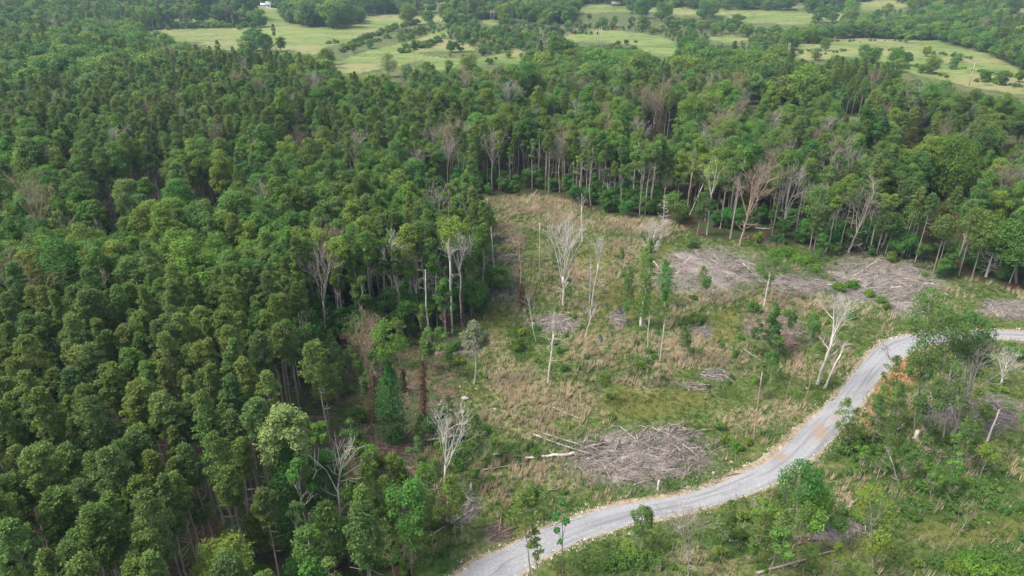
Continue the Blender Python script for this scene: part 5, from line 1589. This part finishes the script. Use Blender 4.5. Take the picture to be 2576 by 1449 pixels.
for args in [(1059, 1113, 1232, 1089, 0.17, 'long straight pale log lying across the rocky strip'), (1445, 1143, 1322, 1156, 0.26, 'thick pale log with a sawn end, pointing at the big brush pile'), (1342, 1096, 1509, 1155, 0.16, 'long grey log slanting into the biggest brush pile', 'greysnag'), (1365, 1092, 1478, 1128, 0.12, 'thinner grey log along the slanting one', 'greysnag'), (1904, 1446, 2104, 1386, 0.17, 'long grey fallen log at the lower edge below the road', 'slash'),
             (2130, 1283, 2156, 1258, 0.2, 'short grey log below the drooping tree', 'slash'), (1072, 1359, 1195, 1281, 0.13, 'thin grey log by the skirted bare tree', 'slash'), (1389, 1026, 1460, 1057, 0.07, 'thin pale stick lying in open grass'), (1870, 880, 1919, 912, 0.10, 'grey log lying near the rusty brush heap', 'slash'), (1322, 515, 1353, 478, 0.16, 'leaning log at the back edge of the clearing'), (2024, 1296, 2082, 1348, 0.11, 'thin grey log under the small forked oak', 'slash'),
             (1740, 1085, 1690, 1072, 0.13, 'pale limb crowning the biggest brush pile', 'greysnag'), (1640, 1078, 1735, 1118, 0.12, 'pale log lying over the biggest brush pile', 'greysnag'), (1600, 1110, 1560, 1075, 0.10, 'crossed pale stick on the biggest brush pile', 'greysnag'), (1735, 668, 1790, 700, 0.12, 'white log on the long slash pile'), (1740, 645, 1700, 690, 0.12, 'white log at the end of the long slash pile'), (1765, 660, 1850, 655, 0.10, 'pale log along the top of the long slash pile'), (2150, 695, 2215, 650, 0.16, 'uprooted pale trunk on the wide slash pile'), (2240, 725, 2295, 722, 0.17, 'white log lying on the wide slash pile'),
             (2325, 715, 2352, 718, 0.17, 'white log at the end of the wide slash pile'), (2080, 718, 2140, 722, 0.13, 'white log in front of the wide slash pile'), (1868, 665, 1890, 685, 0.12, 'short white log between slash piles'), (2390, 1020, 2420, 1100, 0.18, 'grey log slanting down beside the oaks', 'slash'), (2430, 1040, 2576, 1062, 0.14, 'long grey log in the fallen timber tangle', 'slash'), (2415, 1075, 2480, 1035, 0.12, 'crossed grey log in the fallen timber tangle', 'slash'),
             (2250, 1090, 2282, 1062, 0.10, 'thin pale log beneath the scrubby oak'), (2000, 1372, 2016, 1368, 0.16, 'dark short log below the small forked oak', 'rslash'), (2032, 1362, 2055, 1360, 0.16, 'dark charred log on grass below the forked oak', 'rslash'), (1822, 1350, 1838, 1365, 0.14, 'pale split log below the road', 'snag'), (1240, 1146, 1320, 1150, 0.12, 'grey pole lying behind the thick pale log', 'slash'), (1215, 1185, 1320, 1168, 0.1, 'grey pole lying before the thick pale log', 'slash'), (1380, 1236, 1405, 1233, 0.12, 'short grey log in weeds below the thick pale log', 'slash'),
             (1900, 575, 1935, 578, 0.16, 'pale log in the green gap behind the reddish dead tree'), (1870, 603, 1895, 590, 0.13, 'dark leaning log beside the reddish dead tree', 'rslash'), (1762, 945, 1800, 950, 0.10, 'pale stick by the bare dirt scatter'), (1640, 655, 1670, 690, 0.08, 'thin stick lying above the ivy columns')]:
    log(*args)

# pale stumps
for (x0, y0, r, h, lb) in [(2303, 1103, 0.32, 1.3, 'pale split stump under the oaks by the road'), (1655, 1232, 0.16, 1.4, 'grey post-like stump above the road verge'), (1226, 512, 0.2, 1.1, 'white stump at the back corner of the clearing'), (1185, 1232, 0.18, 1.0, 'pale stump in straw below the thick log'), (2440, 1105, 0.3, 1.6, 'broken grey stump in the fallen timber tangle')]:
    c = G(x0, y0)
    o = root('tree_stump', c, lb, 'stump')
    s = MB()
    K = 10
    th = np.arange(K) * 2 * math.pi / K
    rings = [(1.5, -.2), (1.15, .15), (0.95, h * .6), (0.9, h)]
    V = np.vstack([np.stack([np.cos(th) * r * q * (1 + .12 * np.sin(th * 3)), np.sin(th) * r * q, z + (0.25 * h * rng.random(K) if z == h else np.zeros(K))], 1) for q, z in rings] + [[[0, 0, h * 0.95]]])
    f4 = [[j * K + k, j * K + (k + 1) % K, (j + 1) * K + (k + 1) % K, (j + 1) * K + k] for j in range(3) for k in range(K)]
    s.add(V, [[3 * K + k, 3 * K + (k + 1) % K, 4 * K] for k in range(K)], f4, 0.6)
    link('wood', s.mesh('wood', M['snag']), o)

# rocks
import bmesh
rock_meshes = []
for i in range(5):
    bm = bmesh.new()
    bmesh.ops.create_icosphere(bm, subdivisions=2, radius=1)
    k = rng.uniform(0.6, 1.2, 3)
    for v in bm.verts:
        n_ = float(vnoise(np.array([v.co.x * 2 + i * 9]), np.array([v.co.y * 2 + v.co.z * 3]), 0.9, i)[0])
        v.co = Vector((v.co.x * k[0], v.co.y * k[1], v.co.z * 0.55 * k[2])) * (0.7 + 0.6 * n_)
    me = bpy.data.meshes.new('rock')
    bm.to_mesh(me)
    bm.free()
    me.attributes.new('tint', 'FLOAT', 'POINT')
    me.materials.append(M['rock'])
    rock_meshes.append(me)
RK = [(1169, 1003, .6, 'large white rock above the straw grass'), (1162, 1037, .45, 'pale rock below the large white one'), (885, 1103, .45, 'pale rock beside the reddish brush heap'), (1089, 1076, .5, 'white rock before the long pale log'), (2487, 1316, .24, 'lone white rock in the lower meadow'), (1840, 1163, .28, 'pale rock on the road verge'), (1150, 1298, .35, 'pale rock by the skirted bare tree'), (1568, 1104, .3, 'small white rock above the biggest brush pile'),
      (1245, 1030, .35, 'white rock in straw past the large one'), (1870, 912, .3, 'white rock near the rusty brush heap'), (2030, 978, .35, 'white rock above the road by the dead stems'), (1990, 862, .3, 'white rock beside the rusty brush heap'), (1795, 1190, .3, 'pale rock at the end of the biggest brush pile'), (1505, 1005, .25, 'small white rock in open grass'), (2143, 790, .3, 'white rock below the bright shrubs')]
for k, (x0, y0, s, lb) in enumerate(RK):
    o = link('rock', rock_meshes[k % 5], None, G(x0, y0) + [0, 0, s * .2])
    o.scale = (s, s, s)
    o.rotation_euler = (0, 0, rng.uniform(0, 6))
    tag(o, lb, 'rock', 'single rocks of the clearing')
for k in range(48):
    cx, cy, a, b = [(1115, 1025, 26, 26), (1050, 1060, 24, 30), (890, 1110, 24, 30), (1090, 1085, 20, 16), (1175, 1000, 30, 20), (880, 1075, 20, 14)][k % 6]
    q = G(cx + rng.normal() * a * .7, cy + rng.normal() * b * .7)
    s = rng.uniform(0.10, 0.24)
    o = link('rock', rock_meshes[k % 5], None, q + [0, 0, s * .15])
    o.scale = (s, s, s)
    o.rotation_euler = (0, 0, rng.uniform(0, 6))
    tag(o, 'small pale rock strewn on the shaded rocky strip', 'rock', 'small rocks strewn on the shaded strip')

# standing water in the hollow
wmat, wnt, wout = newmat('dark_water')
wp = wnt.nodes.new('ShaderNodeBsdfPrincipled')
wp.inputs['Base Color'].default_value = (0.03, 0.035, 0.045, 1)
wp.inputs['Roughness'].default_value = 0.08
wnt.links.new(wp.outputs[0], wout.inputs[0])
for (cx, cy, a, b) in [(1552, 790, 14, 6), (1561, 779, 5, 10), (1527, 768, 4, 7), (1582, 812, 8, 10), (1512, 852, 5, 9), (1520, 738, 12, 3), (1806, 936, 14, 5), (1540, 838, 5, 5), (1846, 758, 16, 3)]:
    c = G(cx, cy)
    m = mpp(c)
    K = 18
    th = np.arange(K) * 2 * math.pi / K
    e = 0.8 + 0.5 * rng.random(K)
    V = np.stack([np.cos(th) * a * m * e, np.sin(th) * b * m * 1.9 * e, np.zeros(K)], 1)
    zz = float(np.max(terrain(c[0] + V[:, 0], c[1] + V[:, 1]))) - c[2]
    mb = MB()
    mb.add(np.vstack([[[0, 0, zz + 0.03]], V + [0, 0, zz + 0.03]]), [[0, 1 + k, 1 + (k + 1) % K] for k in range(K)])
    tag(link('puddle_water', mb.mesh('puddle_water', wmat), None, c), kind='structure')

# ------------------------------------------------------------------ power poles, farm, cattle
def pole_line(name, feet, label, arm=None):
    b0 = G(*feet[0][:2])
    o = root(name, b0, label, 'utility pole')
    tops = []
    for (bx, by, tx, ty) in feet:
        b = G(bx, by)
        t = top_at(b, tx, ty)
        mb = MB()
        r = max(0.19, mpp(b) * 0.30)
        mb.tube([b - b0 - [0, 0, .4], (b + t) / 2 - b0, t - b0], [r * 1.1, r, r * 0.8], 8, 0.6)
        link('pole', mb.mesh('pole', M['pole']), o)
        tops.append(t)
    if arm is not None:
        A = tops[0] + (tops[0] - tops[-1]) * 0.35 - [0, 0, arm]
        B = tops[-1] + (tops[-1] - tops[0]) * 0.35 - [0, 0, arm]
        mb = MB()
        mb.tube([A - b0, B - b0], 0.16, 6, 0.6)
        link('crossarm', mb.mesh('crossarm', M['pole']), o)
    return tops


t1 = pole_line('utility_pole', [(1235, 54, 1235, 24), (1243, 55, 1242, 24)], 'pair of tall wooden poles joined by a crossarm on the tan knoll', 2.4)
t2 = pole_line('utility_pole', [(1500, 104, 1501, 70), (1506, 108, 1507, 70), (1512, 113, 1513, 71)], 'row of three wooden poles in the middle of the small pasture')
t3 = pole_line('utility_pole', [(1981, 147, 1985, 108), (1984, 146, 1989, 108)], 'leaning pair of pale wooden poles beside the bright pasture', 1.5)
pole_line('utility_pole', [(2437, 218, 2453, 158)], 'single pale leaning pole at the foot of the bright pasture')
pole_line('utility_pole', [(2003, 14, 2006, -4)], 'distant pale pole before the long pasture tree line')
for i, (A, B, lb) in enumerate([(t1[0], t2[0], 'slack power wire between the knoll poles and the three poles'), (t2[-1], t3[0], 'slack power wire between the three poles and the leaning pair'), (t1[0], top_at(G(700, 60), 700, 32), 'power wire running off from the knoll poles over the pasture')]):
    f = np.linspace(0, 1, 16)[:, None]
    P = A * (1 - f) + B * f
    P[:, 2] -= (4 * f * (1 - f) * 4.0)[:, 0] + 1.5
    mb = MB()
    mb.tube(P - A, 0.045, 4, 0.9)
    tag(link('power_wire', mb.mesh('power_wire', plain_mat('wire', (0.45, 0.46, 0.48), None, 1, 0.4)), None, A), lb, 'wire')

WHITE = plain_mat('white_siding', (0.80, 0.80, 0.79), (0.70, 0.71, 0.71))
GREYR = plain_mat('blue_grey_roof', (0.30, 0.36, 0.42), (0.24, 0.29, 0.34))
PALER = plain_mat('pale_metal_roof', (0.62, 0.66, 0.68), (0.52, 0.56, 0.58))
REDW = plain_mat('red_barn_boards', (0.36, 0.06, 0.05), (0.28, 0.05, 0.04))
REDR = plain_mat('red_metal_roof', (0.46, 0.13, 0.11), (0.38, 0.10, 0.09))
DARKG = plain_mat('dark_window', (0.03, 0.035, 0.04), None, 1, 0.1, 0.5)


def house(bx, by, w, d, h, rise, wall, roof, label, rz=0.2, name='farm_house', cat='house', door=True):
    c = G(bx, by)
    o = root(name, c, label, cat, None, rz)
    W_ = MB()
    x, y = w / 2, d / 2
    v = [[-x, -y, -1], [x, -y, -1], [x, y, -1], [-x, y, -1], [-x, -y, h], [x, -y, h], [x, y, h], [-x, y, h], [-x, 0, h + rise], [x, 0, h + rise]]
    W_.add(v, [[4, 8, 7], [5, 6, 9]], [[0, 1, 5, 4], [1, 2, 6, 5], [2, 3, 7, 6], [3, 0, 4, 7]])
    link('wall', W_.mesh('wall', wall), o)
    R_ = MB()
    e, t = 0.5, 0.18
    sl = rise / y
    for sg in (-1, 1):
        a = np.array([[-x - e, sg * (y + e), h - sl * e + .05], [x + e, sg * (y + e), h - sl * e + .05], [x + e, 0, h + rise + .05], [-x - e, 0, h + rise + .05]])
        R_.add(np.vstack([a, a + [0, 0, t]]), None, [[0, 1, 2, 3], [4, 7, 6, 5], [0, 4, 5, 1], [0, 3, 7, 4], [1, 5, 6, 2]])
    link('roof', R_.mesh('roof', roof), o)
    for k in (-0.3, 0.3):
        mb = MB()
        mb.box(k * w, -y - 0.03, h * 0.55, w * 0.14, 0.06, h * 0.4)
        link('window', mb.mesh('window', DARKG), o)
    if door:
        mb = MB()
        mb.box(0, -y - 0.04, 1.05, 1.3, 0.08, 2.1)
        link('door', mb.mesh('door', DARKG), o)
    return o


house(684, 18.5, 13, 9, 3.4, 3.4, WHITE, GREYR, 'white farm house with a blue-grey gable roof at the top of the pasture', 0.25)
house(664, 17.5, 7, 6, 3.0, 1.2, WHITE, WHITE, 'low white shed against the blue-grey roofed house', 0.25, 'shed', 'shed', False)
house(704, 11, 11, 8, 4.2, 2.4, WHITE, PALER, 'white house with a pale roof behind the blue-grey roofed one', 0.1)
house(739, 10, 11, 9, 4.0, 3.0, REDW, REDR, 'red barn with a red roof beyond the white houses', 0.2, 'barn', 'barn')
house(755, 9, 8, 6, 3.0, 1.6, WHITE, PALER, 'small white building beside the red barn', 0.1, 'shed', 'shed', False)
house(770, 7.5, 16, 7, 2.8, 1.2, PALER, PALER, 'long grey metal shed beyond the red barn', 0.1, 'shed', 'shed', False)
house(1552, 15, 14, 8, 2.8, 2.2, plain_mat('brown_boards', (.2, .15, .12)), plain_mat('brown_roof', (.22, .17, .14)), 'brown-roofed house in trees above the long pasture', 0.1)
house(2460, 93, 9, 6, 3.0, 1.4, WHITE, PALER, 'white-roofed shed half hidden in the far woods', 0.2, 'shed', 'shed', False)
# fence in front of the farm
A, B = G(667, 22), G(706, 25)
o = root('post_fence', A, 'white post fence in front of the farm houses', 'fence')
for k in range(12):
    q = A + (B - A) * k / 11
    q[2] = float(terrain(q[0], q[1]))
    mb = MB()
    mb.box(q[0] - A[0], q[1] - A[1], q[2] - A[2] + .7, .25, .25, 1.5)
    link('post', mb.mesh('post', WHITE), o)
f = np.linspace(0, 1, 24)[:, None]
P = A + (B - A) * f
P[:, 2] = terrain(P[:, 0], P[:, 1])
for hgt in (0.6, 1.15):
    mb = MB()
    mb.tube(P - A + [0, 0, hgt], 0.09, 4, 0.6)
    link('rail', mb.mesh('rail', WHITE), o)

# pale cattle grazing by the trees
cow = MB()
cow.tube([[-1.1, 0, 1.15], [-.8, 0, 1.15], [0, 0, 1.05], [.7, 0, 1.15], [1.0, 0, 1.2]], [.25, .42, .46, .42, .26], 10)
cow.tube([[.9, 0, 1.25], [1.3, 0, 1.05], [1.5, 0, .7]], [.24, .2, .16], 8)
cow.tube([[1.42, 0, .85], [1.62, 0, .5], [1.72, 0, .3]], [.17, .15, .1], 8)
for sx, sy in ((-.85, .22), (-.85, -.22), (.7, .22), (.7, -.22)):
    cow.tube([[sx, sy, 1.05], [sx + .03, sy, .55], [sx - .02, sy, .5], [sx, sy, 0]], [.17, .1, .085, .08], 7)
cow.tube([[-1.15, 0, 1.3], [-1.28, 0, 1.0], [-1.3, 0, .5]], [.05, .04, .06], 5)
for s in (-1, 1):
    cow.tube([[1.42, s * .12, 1.0], [1.36, s * .32, 1.02]], [.07, .03], 5)
cmesh = cow.mesh('cow', plain_mat('pale_hide', (.78, .74, .64), (.66, .61, .5)), True)
for (bx, by, lb) in [(1100, 56, 'first of'), (1104, 51, 'uppermost of'), (1109, 55.5, 'middle of'), (1113, 54, 'last of'), (1117, 50.5, 'one above')]:
    o = link('cow', cmesh, None, G(bx, by))
    o.rotation_euler = (0, 0, rng.uniform(0, 6.28))
    tag(o, f'pale cow, {lb} the small herd by the pasture trees', 'cow', 'cattle on the middle pasture')

# ------------------------------------------------------------------ air, light, camera
hz = MB()
hz.box(0, 1150, 58, 5400, 3100, 132)
hmat, hnt, hout = newmat('haze')
pv = hnt.nodes.new('ShaderNodeVolumePrincipled')
pv.inputs['Color'].default_value = (0.58, 0.79, 1.0, 1)
pv.inputs['Density'].default_value = 0.00012
pv.inputs['Anisotropy'].default_value = 0.0
hnt.links.new(pv.outputs[0], hout.inputs['Volume'])
tag(link('haze', hz.mesh('haze', hmat)), kind='stuff')

SUN_EL, SUN_AZ = math.radians(56), math.radians(-100)
w = bpy.data.worlds.new('World')
SC.world = w
w.use_nodes = True
wn = w.node_tree
bg = wn.nodes['Background']
sky = wn.nodes.new('ShaderNodeTexSky')
sky.sky_type = 'NISHITA'
sky.sun_disc = False
sky.sun_elevation = SUN_EL
sky.sun_rotation = SUN_AZ
sky.air_density = 1.0
sky.dust_density = 3.0
hs = wn.nodes.new('ShaderNodeHueSaturation')
hs.inputs['Saturation'].default_value = 0.6
wn.links.new(sky.outputs[0], hs.inputs['Color'])
wn.links.new(hs.outputs[0], bg.inputs[0])
bg.inputs[1].default_value = 0.14
L = bpy.data.lights.new('sun', 'SUN')
L.energy = 2.2
L.angle = math.radians(24)
L.color = (1.0, 0.94, 0.85)
lo = bpy.data.objects.new('sun', L)
COL.objects.link(lo)
dv = Vector((math.sin(SUN_AZ) * math.cos(SUN_EL), math.cos(SUN_AZ) * math.cos(SUN_EL), math.sin(SUN_EL)))
lo.rotation_euler = dv.to_track_quat('Z', 'Y').to_euler()
lo.location = (0, 0, 500)

cd = bpy.data.cameras.new('camera')
cd.sensor_width = 36
cd.lens = 36 * FPX / PW
cd.clip_start = 0.5
cd.clip_end = 8000
co = bpy.data.objects.new('camera', cd)
COL.objects.link(co)
co.location = (0, 0, CAM_H)
co.rotation_euler = (math.pi / 2 - PITCH, 0, 0)
SC.camera = co

SC.view_settings.view_transform = 'Standard'
SC.view_settings.look = 'None'
SC.view_settings.gamma = 1
SC.view_settings.exposure = 1.08
SC.render.film_transparent = False
c = SC.cycles
c.max_bounces = 6
c.diffuse_bounces = 3
c.glossy_bounces = 2
c.transmission_bounces = 3
c.volume_bounces = 0
c.transparent_max_bounces = 4
c.use_denoising = True
